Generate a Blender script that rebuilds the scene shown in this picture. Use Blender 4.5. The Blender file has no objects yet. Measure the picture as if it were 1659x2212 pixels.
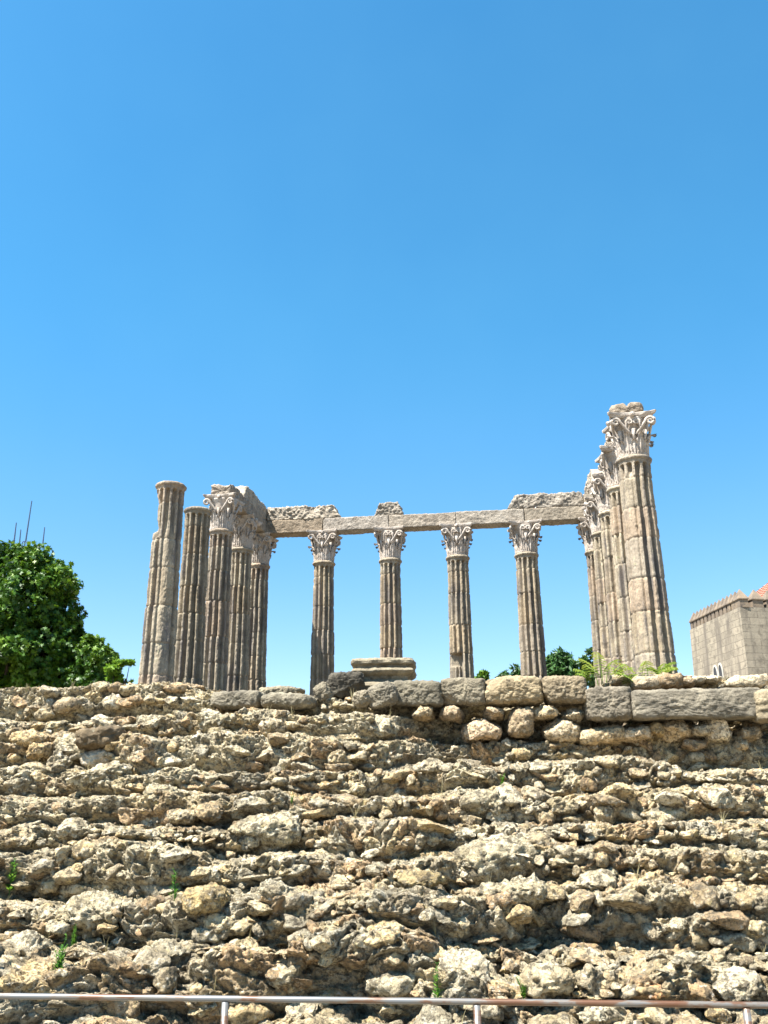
import bpy, math, random
import numpy as np
from mathutils import Vector, Matrix
S = bpy.context.scene
COL = S.collection
EYE = 2.0                      # camera height above the ground (ground z = 0)
# ------------------------------------------------------------------ camera model
PITCH = math.radians(18.479); ROLL = math.radians(0.49)
FPX, CX, CY = 1843.0, 829.5, 1106.0          # focal length / centre on the 1659 x 2212 survey grid

def ray(px, py):
    dx, dy = (px - CX), -(py - CY)
    c, s = math.cos(ROLL), math.sin(ROLL)
    X, Y = (dx * c + dy * s) / FPX, (-dx * s + dy * c) / FPX
    c, s = math.cos(PITCH), math.sin(PITCH)
    return np.array([X, c - Y * s, s + Y * c])

def at_y(px, py, y):
    r = ray(px, py); r = r * (y / r[1]); return np.array([r[0], r[1], r[2] + EYE])

def at_z(px, py, z):
    r = ray(px, py); r = r * ((z - EYE) / r[2]); return np.array([r[0], r[1], r[2] + EYE])

# ------------------------------------------------------------------ numpy noise
def _h(ix, iy, iz, seed):
    h = (ix.astype(np.uint32) * np.uint32(374761393) + iy.astype(np.uint32) * np.uint32(668265263)
         + iz.astype(np.uint32) * np.uint32(2147483647) + np.uint32((seed * 974711) & 0xffffffff))
    h = (h ^ (h >> np.uint32(13))) * np.uint32(1274126177)
    h = (h ^ (h >> np.uint32(15))) * np.uint32(2246822519)
    return (h ^ (h >> np.uint32(16))).astype(np.float32) / np.float32(4294967295.0)

def vnoise(p, seed=0):
    """value noise in -1..1, p (...,3)"""
    p = np.asarray(p, dtype=np.float32)
    i = np.floor(p).astype(np.int64); f = p - i; f = f * f * f * (f * (f * 6 - 15) + 10)
    x, y, z = i[..., 0], i[..., 1], i[..., 2]; fx, fy, fz = f[..., 0], f[..., 1], f[..., 2]
    def L(dz):
        a = _h(x, y, z + dz, seed) * (1 - fx) + _h(x + 1, y, z + dz, seed) * fx
        b = _h(x, y + 1, z + dz, seed) * (1 - fx) + _h(x + 1, y + 1, z + dz, seed) * fx
        return a * (1 - fy) + b * fy
    return (L(0) * (1 - fz) + L(1) * fz) * 2 - 1

def fbm(p, scale, octs=4, seed=0, gain=0.5, lac=2.1):
    p = np.asarray(p, dtype=np.float32) * scale; a = 1.0; t = 0.0
    for o in range(octs):
        t = t + a * vnoise(p, seed + o * 17); p = p * lac + 3.7; a *= gain
    return t

def worley2(U, V, su, sv, seed=0, jit=0.85):
    x = U / su; y = V / sv
    ix = np.floor(x).astype(np.int64); iy = np.floor(y).astype(np.int64)
    F1 = np.full(x.shape, 9.0, np.float32); F2 = F1.copy(); ID = np.zeros(x.shape, np.float32); ID2 = ID.copy()
    z0 = np.zeros_like(ix)
    for dx in (-1, 0, 1):
        for dy in (-1, 0, 1):
            cx, cy = ix + dx, iy + dy
            px = cx + 0.5 + jit * (_h(cx, cy, z0, seed) - 0.5); py = cy + 0.5 + jit * (_h(cx, cy, z0, seed + 1) - 0.5)
            d = np.sqrt((x - px) ** 2 + (y - py) ** 2).astype(np.float32)
            r = _h(cx, cy, z0, seed + 2); r2 = _h(cx, cy, z0, seed + 3)
            n = d < F1
            F2 = np.where(n, F1, np.minimum(F2, d)); ID = np.where(n, r, ID); ID2 = np.where(n, r2, ID2); F1 = np.where(n, d, F1)
    return F1, F2, ID, ID2

# ------------------------------------------------------------------ object helpers
def tag(o, label=None, cat=None, group=None, kind=None):
    if label: o['label'] = label
    if cat: o['category'] = cat
    if group: o['group'] = group
    if kind: o['kind'] = kind
    elif label: o['kind'] = 'thing'
    return o

def empty(name, loc=(0, 0, 0), rz=0.0):
    o = bpy.data.objects.new(name, None); COL.objects.link(o)
    o.location = tuple(float(v) for v in loc); o.rotation_euler = (0, 0, rz); o.empty_display_size = 0.2
    return o

def mk(name, V, F, mat, parent=None, smooth=True, tint=None, loc=None, rot=None):
    V = np.asarray(V, dtype=np.float32).reshape(-1, 3)
    me = bpy.data.meshes.new(name)
    if isinstance(F, np.ndarray):
        F = F.astype(np.int32); k = F.shape[1]
        me.vertices.add(len(V)); me.vertices.foreach_set('co', V.ravel())
        me.loops.add(F.size); me.loops.foreach_set('vertex_index', F.ravel())
        me.polygons.add(len(F)); me.polygons.foreach_set('loop_start', np.arange(0, F.size, k, dtype=np.int32))
        me.update(calc_edges=True)
    else:
        me.from_pydata([tuple(map(float, v)) for v in V], [], [tuple(int(i) for i in f) for f in F]); me.update()
    me.validate()
    me.polygons.foreach_set('use_smooth', np.full(len(me.polygons), bool(smooth)))
    if tint is not None:
        t = np.asarray(tint, dtype=np.float32)
        if t.ndim == 1: t = np.tile(t, (len(V), 1))
        a = me.attributes.new('tint', 'FLOAT_COLOR', 'POINT')
        a.data.foreach_set('color', np.concatenate([t, np.ones((len(V), 1), np.float32)], 1).ravel())
    me.materials.append(mat)
    o = bpy.data.objects.new(name, me); COL.objects.link(o)
    if parent is not None: o.parent = parent
    if loc is not None: o.location = tuple(float(v) for v in loc)
    if rot is not None: o.rotation_euler = rot
    return o

class MB:
    """collects pieces into one mesh"""
    def __init__(s): s.v = []; s.f = []; s.t = []; s.n = 0
    def add(s, V, F, tint=(.5, .5, .5)):
        V = np.asarray(V, float).reshape(-1, 3); s.v.append(V)
        s.f += [tuple(int(i) + s.n for i in f) for f in F]; s.n += len(V)
        s.t.append(np.tile(np.asarray(tint, float), (len(V), 1)))
    def box(s, c, d, rz=0.0, tint=(.5, .5, .5)):
        x, y, z = [q / 2 for q in d]
        V = np.array([[a, b, e] for e in (-z, z) for a, b in ((-x, -y), (x, -y), (x, y), (-x, y))])
        ca, sa = math.cos(rz), math.sin(rz)
        V = np.stack([V[:, 0] * ca - V[:, 1] * sa, V[:, 0] * sa + V[:, 1] * ca, V[:, 2]], 1) + np.array(c)
        s.add(V, [(3, 2, 1, 0), (4, 5, 6, 7), (0, 1, 5, 4), (1, 2, 6, 5), (2, 3, 7, 6), (3, 0, 4, 7)], tint)
    def tube(s, P, R, n=8, tint=(.5, .5, .5)):
        P = np.asarray(P, float); R = np.broadcast_to(np.asarray(R, float), (len(P),))
        T = np.gradient(P, axis=0); T /= np.linalg.norm(T, axis=1)[:, None] + 1e-9
        ref = np.array([0, 0, 1.0]) if abs(T[0][2]) < .9 else np.array([1.0, 0, 0])
        V = []; a = np.arange(n) * 2 * math.pi / n
        for p, t, r in zip(P, T, R):
            A = np.cross(ref, t)
            if np.linalg.norm(A) < .05: A = np.cross(np.array([0, 1.0, 0]), t)
            A /= np.linalg.norm(A); B = np.cross(t, A)
            V.append(p + r * (np.cos(a)[:, None] * A + np.sin(a)[:, None] * B))
        V = np.concatenate(V); F = []
        for i in range(len(P) - 1):
            for j in range(n):
                k = (j + 1) % n; F.append((i * n + j, i * n + k, (i + 1) * n + k, (i + 1) * n + j))
        F.append(tuple(range(n))[::-1]); F.append(tuple((len(P) - 1) * n + j for j in range(n)))
        s.add(V, F, tint)
    def shell(s, G, N, th, tint=(.5, .5, .5)):
        """grid G (a,b,3) thickened by th along -N"""
        a, b = G.shape[:2]; A = G.reshape(-1, 3); B = (G - N * th).reshape(-1, 3); m = a * b
        F = []
        for i in range(a - 1):
            for j in range(b - 1):
                q = (i * b + j, i * b + j + 1, (i + 1) * b + j + 1, (i + 1) * b + j)
                F.append(q); F.append(tuple(m + k for k in q[::-1]))
        rim = [(0, j) for j in range(b)] + [(i, b - 1) for i in range(1, a)] + [(a - 1, j) for j in range(b - 2, -1, -1)] + [(i, 0) for i in range(a - 2, 0, -1)]
        for q in range(len(rim)):
            i0 = rim[q][0] * b + rim[q][1]; r1 = rim[(q + 1) % len(rim)]; i1 = r1[0] * b + r1[1]
            F.append((i1, i0, m + i0, m + i1))
        s.add(np.concatenate([A, B]), F, tint)
    def build(s, name, mat, parent=None, smooth=False, warp=None, **k):
        V = np.concatenate(s.v)
        if warp is not None: V = warp(V)
        return mk(name, V, s.f, mat, parent, smooth, np.concatenate(s.t), **k)

# ------------------------------------------------------------------ materials
def new_mat(name):
    m = bpy.data.materials.new(name); m.use_nodes = True
    nt = m.node_tree; nt.nodes.clear()
    return m, nt.nodes, nt.links

def stone_mat(name, cols, scale=3.0, rough=0.9, bump=0.6, bump_scale=40, tint_amt=1.0, lichen=None, lichen_scale=9, lichen_lo=.55, speck=None, speck_scale=60, speck_amt=.5, streak=None, bdist=0.02, crust=None, crust_scale=13):
    """procedural stone: a noise ramp of real colours, a per-piece tint, lichen patches, mineral specks, vertical stains, bump"""
    m, N, Lk = new_mat(name)
    out = N.new('ShaderNodeOutputMaterial'); bs = N.new('ShaderNodeBsdfPrincipled')
    bs.inputs['Roughness'].default_value = rough; bs.inputs['Specular IOR Level'].default_value = 0.25
    Lk.new(bs.outputs[0], out.inputs[0])
    tc = N.new('ShaderNodeNewGeometry')
    n1 = N.new('ShaderNodeTexNoise'); n1.inputs['Scale'].default_value = scale; n1.inputs['Detail'].default_value = 8; n1.inputs['Roughness'].default_value = .65
    Lk.new(tc.outputs['Position'], n1.inputs['Vector'])
    rp = N.new('ShaderNodeValToRGB'); rp.color_ramp.elements.remove(rp.color_ramp.elements[0])
    k = len(cols); e = rp.color_ramp.elements
    e[0].position = .3; e[0].color = (*cols[0], 1)
    for i in range(1, k):
        q = e.new(.3 + .4 * i / (k - 1)); q.color = (*cols[i], 1)
    Lk.new(n1.outputs['Fac'], rp.inputs[0])
    col = rp.outputs[0]
    def mix(a, b, fac, mode='MIX'):
        x = N.new('ShaderNodeMix'); x.data_type = 'RGBA'; x.blend_type = mode
        for sock, v in ((x.inputs[6], a), (x.inputs[7], b)):
            if isinstance(v, tuple): sock.default_value = (*v, 1)
            else: Lk.new(v, sock)
        if isinstance(fac, float): x.inputs[0].default_value = fac
        else: Lk.new(fac, x.inputs[0])
        return x.outputs[2]
    def ramp(src, lo, hi):
        x = N.new('ShaderNodeMapRange'); x.inputs[1].default_value = lo; x.inputs[2].default_value = hi; Lk.new(src, x.inputs[0]); return x.outputs[0]
    def noise(sc, det=6, vec=None, r=.6):
        x = N.new('ShaderNodeTexNoise'); x.inputs['Scale'].default_value = sc; x.inputs['Detail'].default_value = det; x.inputs['Roughness'].default_value = r
        Lk.new(vec if vec else tc.outputs['Position'], x.inputs['Vector']); return x.outputs['Fac']
    if tint_amt:
        at = N.new('ShaderNodeAttribute'); at.attribute_name = 'tint'
        ml = N.new('ShaderNodeVectorMath'); ml.operation = 'SCALE'; ml.inputs['Scale'].default_value = 2.0
        Lk.new(at.outputs['Color'], ml.inputs[0])
        col = mix(col, ml.outputs[0], float(tint_amt), 'MULTIPLY')
    if streak:
        mp = N.new('ShaderNodeMapping'); mp.inputs['Scale'].default_value = (1, 1, .18); Lk.new(tc.outputs['Position'], mp.inputs[0])
        col = mix(col, streak, ramp(noise(3.2, 7, mp.outputs[0]), .49, .66))
    if lichen:
        for q, lc in enumerate(lichen):
            mp = N.new('ShaderNodeMapping'); mp.inputs['Location'].default_value = (7.1 * q + 2, 3.3 * q, 5.7 * q); Lk.new(tc.outputs['Position'], mp.inputs[0])
            col = mix(col, lc, ramp(noise(lichen_scale * (1 + .6 * q), 9, mp.outputs[0], .7), lichen_lo, lichen_lo + .12))
    if crust:
        col = mix(col, crust, mix((0, 0, 0), (.78,) * 3, ramp(noise(crust_scale, 9, None, .72), .495, .575)))
        col = mix(col, tuple(c * 1.6 for c in crust), mix((0, 0, 0), (.42,) * 3, ramp(noise(.8, 6, None, .6), .53, .66)))
    if speck:
        col = mix(col, speck, mix((0, 0, 0), (speck_amt,) * 3, ramp(noise(speck_scale, 4, None, .7), .52, .66)))
    Lk.new(col, bs.inputs['Base Color'])
    bp = N.new('ShaderNodeBump'); bp.inputs['Strength'].default_value = bump; bp.inputs['Distance'].default_value = bdist
    Lk.new(noise(bump_scale, 7, None, .68), bp.inputs['Height']); Lk.new(bp.outputs[0], bs.inputs['Normal'])
    return m

def leaf_mat(name, cols, trans=.35):
    m, N, Lk = new_mat(name)
    out = N.new('ShaderNodeOutputMaterial'); bs = N.new('ShaderNodeBsdfPrincipled'); tr = N.new('ShaderNodeBsdfTranslucent'); mx = N.new('ShaderNodeMixShader')
    at = N.new('ShaderNodeAttribute'); at.attribute_name = 'tint'
    sp = N.new('ShaderNodeSeparateColor'); Lk.new(at.outputs['Color'], sp.inputs[0])
    rp = N.new('ShaderNodeValToRGB'); e = rp.color_ramp.elements
    e[0].color = (*cols[0], 1); e[1].color = (*cols[-1], 1)
    for i in range(1, len(cols) - 1):
        q = e.new(i / (len(cols) - 1)); q.color = (*cols[i], 1)
    Lk.new(sp.outputs[0], rp.inputs[0])
    Lk.new(rp.outputs[0], bs.inputs['Base Color']); bs.inputs['Roughness'].default_value = .5; bs.inputs['Specular IOR Level'].default_value = .35
    hs = N.new('ShaderNodeHueSaturation'); hs.inputs['Value'].default_value = 1.3; hs.inputs['Hue'].default_value = .485
    Lk.new(rp.outputs[0], hs.inputs['Color']); Lk.new(hs.outputs[0], tr.inputs['Color'])
    mx.inputs[0].default_value = trans; Lk.new(bs.outputs[0], mx.inputs[1]); Lk.new(tr.outputs[0], mx.inputs[2]); Lk.new(mx.outputs[0], out.inputs[0])
    return m

M = {}
M['granite'] = stone_mat('granite_shaft', [(0.138, 0.120, 0.094), (0.247, 0.214, 0.169), (0.324, 0.291, 0.233)], 2.6, bump=.5, bump_scale=34, lichen=[(0.088, 0.084, 0.075), (0.311, 0.291, 0.179)], lichen_scale=3.5, lichen_lo=.60, speck=(0.054, 0.047, 0.038), speck_scale=26, speck_amt=.55, streak=(0.116, 0.102, 0.094), bdist=.03)
M['arch'] = stone_mat('granite_architrave', [(0.127, 0.112, 0.096), (0.230, 0.207, 0.179), (0.319, 0.292, 0.259)], 4, bump=1.0, bump_scale=14, lichen=[(0.076, 0.070, 0.065)], lichen_scale=6, lichen_lo=.60, speck=(0.057, 0.051, 0.039), speck_scale=24, speck_amt=.5, bdist=.05)
M['marble'] = stone_mat('weathered_marble', [(0.247, 0.204, 0.164), (0.363, 0.314, 0.270), (0.435, 0.393, 0.353)], 3.2, bump=.5, bump_scale=45, lichen=[(0.291, 0.204, 0.107), (0.116, 0.109, 0.107)], lichen_scale=3.2, lichen_lo=.63, speck=(0.103, 0.083, 0.074), speck_scale=22, speck_amt=.6)
M['ashlar'] = stone_mat('grey_ashlar', [(0.087, 0.077, 0.059), (0.167, 0.146, 0.112), (0.261, 0.229, 0.172)], 5, bump=.9, bump_scale=40, lichen=[(0.040, 0.034, 0.026), (0.305, 0.277, 0.204)], lichen_scale=7, lichen_lo=.60, speck=(0.043, 0.037, 0.025), speck_scale=60, speck_amt=.55)
M['rubble'] = stone_mat('rubble_core', [(0.299, 0.247, 0.163), (0.510, 0.444, 0.314), (0.710, 0.657, 0.518)], 5, bump=1.0, bump_scale=27, lichen=[(0.165, 0.151, 0.111), (0.607, 0.486, 0.230), (0.799, 0.780, 0.680)], lichen_lo=.565, lichen_scale=8, speck=(0.109, 0.095, 0.066), speck_scale=24, speck_amt=.8, bdist=.09, crust=(.070, .057, .040))
M['stone'] = stone_mat('field_stone', [(0.288, 0.243, 0.180), (0.453, 0.392, 0.301), (0.595, 0.547, 0.441)], 6, bump=1.0, bdist=.05, bump_scale=30, lichen=[(0.162, 0.144, 0.108), (0.636, 0.598, 0.511)], lichen_scale=10, lichen_lo=.575, speck=(0.115, 0.099, 0.067), speck_scale=34, speck_amt=.65, crust=(.10, .082, .055), crust_scale=19)
M['tower'] = None
M['ground'] = stone_mat('gravel_ground', [(0.175, 0.147, 0.105), (0.252, 0.217, 0.161), (0.315, 0.273, 0.210)], 4, bump=.5, bump_scale=60, tint_amt=0)
M['floor'] = stone_mat('podium_floor', [(0.077, 0.064, 0.044), (0.116, 0.096, 0.069), (0.144, 0.124, 0.094)], 3, bump=.6, bump_scale=40, tint_amt=0)
M['leaf'] = leaf_mat('plane_leaf', [(.010, .035, .005), (.036, .10, .007), (.12, .21, .012)], .22)
M['leaf_yellow'] = leaf_mat('acacia_leaf', [(.06, .14, .012), (.13, .25, .02), (.22, .34, .03)], .4)
M['leaf_far'] = leaf_mat('distant_leaf', [(.018, .05, .014), (.035, .09, .02), (.06, .14, .03)], .25)
M['frond'] = leaf_mat('frond_leaf', [(.07, .14, .02), (.15, .22, .03), (.23, .21, .04)], .4)
M['weed'] = leaf_mat('weed_leaf', [(.03, .10, .012), (.06, .17, .018), (.11, .22, .025)], .4)
M['dry'] = leaf_mat('dry_stalk', [(.22, .19, .09), (.34, .29, .15), (.42, .37, .22)], .2)
M['bark'] = stone_mat('bark', [(0.049, 0.038, 0.028), (0.084, 0.066, 0.049), (0.119, 0.098, 0.077)], 6, bump=.8, tint_amt=0)

def plain(name, col, rough=.5, metal=0.0):
    m, N, Lk = new_mat(name)
    out = N.new('ShaderNodeOutputMaterial'); bs = N.new('ShaderNodeBsdfPrincipled'); Lk.new(bs.outputs[0], out.inputs[0])
    g = N.new('ShaderNodeNewGeometry'); n = N.new('ShaderNodeTexNoise'); n.inputs['Scale'].default_value = 9; n.inputs['Detail'].default_value = 5; Lk.new(g.outputs['Position'], n.inputs['Vector'])
    r = N.new('ShaderNodeValToRGB'); e = r.color_ramp.elements
    e[0].color = (*[c * .8 for c in col], 1); e[1].color = (*[min(1, c * 1.2) for c in col], 1); Lk.new(n.outputs['Fac'], r.inputs[0])
    Lk.new(r.outputs[0], bs.inputs['Base Color']); bs.inputs['Roughness'].default_value = rough; bs.inputs['Metallic'].default_value = metal
    return m
M['antenna'] = plain('antenna_metal', (.05, .09, .15), .5)
M['dark'] = plain('dark_opening', (.03, .03, .032), .6)
M['white_trim'] = plain('white_stone_trim', (.36, .34, .30), .8)
M['iron'] = plain('dark_iron', (.04, .06, .06), .6)

def rail_mat():
    m, N, Lk = new_mat('worn_rusty_steel')
    out = N.new('ShaderNodeOutputMaterial'); bs = N.new('ShaderNodeBsdfPrincipled'); Lk.new(bs.outputs[0], out.inputs[0])
    g = N.new('ShaderNodeNewGeometry'); mp = N.new('ShaderNodeMapping'); mp.inputs['Scale'].default_value = (2.2, 9, 9); Lk.new(g.outputs['Position'], mp.inputs[0])
    n = N.new('ShaderNodeTexNoise'); n.inputs['Scale'].default_value = 1.6; n.inputs['Detail'].default_value = 7; n.inputs['Roughness'].default_value = .6; Lk.new(mp.outputs[0], n.inputs['Vector'])
    r = N.new('ShaderNodeValToRGB'); e = r.color_ramp.elements
    e[0].position = .40; e[0].color = (.12, .125, .13, 1); e[1].position = .64; e[1].color = (.10, .045, .022, 1)
    q = e.new(.50); q.color = (.13, .115, .10, 1); q = e.new(.55); q.color = (.11, .06, .036, 1)
    Lk.new(n.outputs['Fac'], r.inputs[0]); Lk.new(r.outputs[0], bs.inputs['Base Color'])
    bs.inputs['Roughness'].default_value = .38; bs.inputs['Metallic'].default_value = .25
    return m
M['rail'] = rail_mat()

def tower_mat():
    m, N, Lk = new_mat('weathered_block_masonry')
    out = N.new('ShaderNodeOutputMaterial'); bs = N.new('ShaderNodeBsdfPrincipled'); Lk.new(bs.outputs[0], out.inputs[0]); bs.inputs['Roughness'].default_value = .92
    uv = N.new('ShaderNodeUVMap'); uv.uv_map = 'wall'
    br = N.new('ShaderNodeTexBrick'); br.inputs['Scale'].default_value = 1.0; br.inputs['Brick Width'].default_value = .95; br.inputs['Row Height'].default_value = .37
    br.inputs['Mortar Size'].default_value = .012; br.inputs['Mortar Smooth'].default_value = .3; br.inputs['Bias'].default_value = -.1
    br.inputs['Color1'].default_value = (.25, .212, .158, 1); br.inputs['Color2'].default_value = (.185, .157, .117, 1); br.inputs['Mortar'].default_value = (.07, .058, .042, 1)
    wn = N.new('ShaderNodeTexNoise'); wn.inputs['Scale'].default_value = .8; wn.inputs['Detail'].default_value = 4; Lk.new(uv.outputs[0], wn.inputs['Vector'])
    wm = N.new('ShaderNodeMix'); wm.data_type = 'RGBA'; wm.blend_type = 'LINEAR_LIGHT'; wm.inputs[0].default_value = .06
    Lk.new(uv.outputs[0], wm.inputs[6]); Lk.new(wn.outputs['Color'], wm.inputs[7]); Lk.new(wm.outputs[2], br.inputs['Vector'])
    g = N.new('ShaderNodeNewGeometry')
    def noise(sc, det, loc=(0, 0, 0), zs=1.0):
        mp = N.new('ShaderNodeMapping'); mp.inputs['Scale'].default_value = (1, 1, zs); mp.inputs['Location'].default_value = loc; Lk.new(g.outputs['Position'], mp.inputs[0])
        x = N.new('ShaderNodeTexNoise'); x.inputs['Scale'].default_value = sc; x.inputs['Detail'].default_value = det; x.inputs['Roughness'].default_value = .65; Lk.new(mp.outputs[0], x.inputs['Vector']); return x.outputs['Fac']
    def rng(s, a, b):
        x = N.new('ShaderNodeMapRange'); x.inputs[1].default_value = a; x.inputs[2].default_value = b; Lk.new(s, x.inputs[0]); return x.outputs[0]
    c = br.outputs['Color']
    for fac, colr in ((rng(noise(1.3, 7, (4, 1, 2), .14), .47, .64), (.10, .083, .066)), (rng(noise(.7, 7, (9, 3, 2)), .52, .74), (.25, .215, .16)), (rng(noise(2.6, 8, (1, 8, 2)), .52, .64), (.125, .105, .078))):
        x = N.new('ShaderNodeMix'); x.data_type = 'RGBA'; Lk.new(c, x.inputs[6]); x.inputs[7].default_value = (*colr, 1); Lk.new(fac, x.inputs[0]); c = x.outputs[2]
    Lk.new(c, bs.inputs['Base Color'])
    bp = N.new('ShaderNodeBump'); bp.inputs['Strength'].default_value = .5; bp.inputs['Distance'].default_value = .04
    Lk.new(noise(4, 6), bp.inputs['Height']); Lk.new(bp.outputs[0], bs.inputs['Normal'])
    return m
M['tower'] = tower_mat()
M['merlon'] = stone_mat('merlon_stone', [(0.080, 0.063, 0.047), (0.141, 0.112, 0.086), (0.206, 0.158, 0.108)], 1.6, bump=.6, bump_scale=10, tint_amt=0, lichen=[(0.047, 0.040, 0.035), (0.216, 0.152, 0.094)], lichen_scale=2, lichen_lo=.58)
def tile_mat():
    m, N, Lk = new_mat('terracotta_tiles')
    out = N.new('ShaderNodeOutputMaterial'); bs = N.new('ShaderNodeBsdfPrincipled'); Lk.new(bs.outputs[0], out.inputs[0]); bs.inputs['Roughness'].default_value = .8
    at = N.new('ShaderNodeAttribute'); at.attribute_name = 'tint'; g = N.new('ShaderNodeNewGeometry')
    n = N.new('ShaderNodeTexNoise'); n.inputs['Scale'].default_value = 2; n.inputs['Detail'].default_value = 6; Lk.new(g.outputs['Position'], n.inputs['Vector'])
    r = N.new('ShaderNodeValToRGB'); e = r.color_ramp.elements; e[0].position = .3; e[0].color = (.20, .065, .04, 1); e[1].position = .7; e[1].color = (.31, .13, .085, 1); Lk.new(n.outputs['Fac'], r.inputs[0])
    Lk.new(r.outputs[0], bs.inputs['Base Color'])
    return m
M['tile'] = tile_mat()

# ------------------------------------------------------------------ rocks
_ico = {}
def ico(n):
    if n not in _ico:
        import bmesh
        bm = bmesh.new(); bmesh.ops.create_icosphere(bm, subdivisions=n, radius=1.0)
        bm.verts.ensure_lookup_table()
        _ico[n] = (np.array([v.co[:] for v in bm.verts], float), np.array([[v.index for v in f.verts] for f in bm.faces], np.int64)); bm.free()
    return _ico[n]

def rock(size, seed, box=4.0, sub=4, rough=.10, fine=.035, cuts=5, rot=(0, 0, 0)):
    """an irregular stone: rounded box, a few broken planes, coarse and fine noise"""
    d, F = ico(sub); rnd = np.random.RandomState(seed)
    p = d / (np.abs(d) ** box).sum(1)[:, None] ** (1 / box)
    for c in range(cuts):
        n = rnd.normal(size=3); n /= np.linalg.norm(n); o = rnd.uniform(.72, .95) * (1.0 if box < 3.2 else 1.25)
        t = p @ n; p = p - np.maximum(t - o, 0)[:, None] * n * .9
    size = np.asarray(size, float) / 2
    m = float(np.mean(size)); q = p * size
    nn = d * (1 / size); nn /= np.linalg.norm(nn, axis=1)[:, None]
    off = rnd.uniform(-50, 50, 3)
    h = fbm(q / m + off, 1.1, 3, seed) * rough * m + fbm(q + off, 22, 3, seed + 5, .6) * fine * min(m, .12) * 2
    if sub >= 5: h = h + fbm(q + off, 60, 2, seed + 9) * fine * .045
    q = q + nn * h[:, None]
    from mathutils import Euler
    R = np.array(Euler(rot).to_matrix())
    return q @ R.T, F

def chip(size, seed, sub=3, cuts=12, fine=.05, rot=(0, 0, 0)):
    """a broken angular stone: a ball cut by many planes, its faces pitted"""
    d, F = ico(sub); rnd = np.random.RandomState(seed); p = d.copy()
    for c in range(cuts):
        n = rnd.normal(size=3); n /= np.linalg.norm(n); o = rnd.uniform(.50, .82)
        t = p @ n; p = p - np.maximum(t - o, 0)[:, None] * n * .96
    ext = np.abs(p).max(0); q = p / ext * (np.asarray(size, float) / 2); m = float(np.mean(size)) / 2; off = rnd.uniform(-50, 50, 3)
    h = fbm(q / m + off, 1.6, 2, seed) * .06 * m + fbm(q + off, 26, 3, seed + 5, .6) * fine * min(m, .10) * 1.6
    q = q + d * h[:, None]
    from mathutils import Euler
    return q @ np.array(Euler(rot).to_matrix()).T, F

STONE_TINTS = [(.50, .49, .47), (.56, .52, .44), (.50, .46, .40), (.45, .43, .41), (.58, .50, .38), (.42, .36, .30), (.54, .53, .52), (.40, .40, .40), (.48, .38, .30)]

# ------------------------------------------------------------------ light, sky, camera
SUN_AZ = math.radians(56); SUN_EL = math.radians(61)      # azimuth measured to the left of straight behind the camera
sdir = Vector((-math.sin(SUN_AZ) * math.cos(SUN_EL), -math.cos(SUN_AZ) * math.cos(SUN_EL), math.sin(SUN_EL)))
W = bpy.data.worlds.new('World'); S.world = W; W.use_nodes = True
nt = W.node_tree; nt.nodes.clear()
wo = nt.nodes.new('ShaderNodeOutputWorld'); bg = nt.nodes.new('ShaderNodeBackground'); sk = nt.nodes.new('ShaderNodeTexSky')
sk.sky_type = 'NISHITA'; sk.sun_disc = False; sk.sun_elevation = SUN_EL; sk.sun_rotation = math.atan2(sdir.x, sdir.y)
sk.altitude = 300; sk.air_density = 1.0; sk.dust_density = .8; sk.ozone_density = 1.5
hs = nt.nodes.new('ShaderNodeHueSaturation'); hs.inputs['Saturation'].default_value = 1.22; hs.inputs['Hue'].default_value = .489; hs.inputs['Value'].default_value = 1.25
tcw = nt.nodes.new('ShaderNodeTexCoord'); sx = nt.nodes.new('ShaderNodeSeparateXYZ'); nt.links.new(tcw.outputs['Generated'], sx.inputs[0])
mr = nt.nodes.new('ShaderNodeMapRange'); mr.interpolation_type = 'SMOOTHSTEP'; mr.inputs[1].default_value = .08; mr.inputs[2].default_value = .55; nt.links.new(sx.outputs['Z'], mr.inputs[0])
tw = nt.nodes.new('ShaderNodeMix'); tw.data_type = 'RGBA'; tw.inputs[6].default_value = (.90, .88, .97, 1); tw.inputs[7].default_value = (.61, 1.06, 1.13, 1); nt.links.new(mr.outputs[0], tw.inputs[0])
mu = nt.nodes.new('ShaderNodeMix'); mu.data_type = 'RGBA'; mu.blend_type = 'MULTIPLY'; mu.inputs[0].default_value = 1; nz = nt.nodes.new('ShaderNodeTexNoise'); nz.inputs['Scale'].default_value = 1.6; nz.inputs['Detail'].default_value = 5; nz.inputs['Roughness'].default_value = .55; nt.links.new(tcw.outputs['Generated'], nz.inputs['Vector'])
nm = nt.nodes.new('ShaderNodeMapRange'); nm.inputs[1].default_value = .45; nm.inputs[2].default_value = .8; nm.inputs[4].default_value = .09; nt.links.new(nz.outputs['Fac'], nm.inputs[0])
nx_ = nt.nodes.new('ShaderNodeMix'); nx_.data_type = 'RGBA'; nx_.inputs[7].default_value = (3.2, 4.6, 5.6, 1); nt.links.new(nm.outputs[0], nx_.inputs[0]); nt.links.new(hs.outputs[0], nx_.inputs[6]); nt.links.new(nx_.outputs[2], mu.inputs[6]); nt.links.new(tw.outputs[2], mu.inputs[7])
nt.links.new(sk.outputs[0], hs.inputs['Color']); nt.links.new(mu.outputs[2], bg.inputs[0]); bg.inputs[1].default_value = .050
nt.links.new(bg.outputs[0], wo.inputs[0])
sl = bpy.data.lights.new('sun', 'SUN'); sl.energy = 5.0; sl.angle = math.radians(.5); sl.color = (1.0, .95, .86)
so = bpy.data.objects.new('sun', sl); COL.objects.link(so); so.rotation_euler = sdir.to_track_quat('Z', 'Y').to_euler()
cam = bpy.data.cameras.new('camera'); co = bpy.data.objects.new('camera', cam); COL.objects.link(co); S.camera = co
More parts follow.
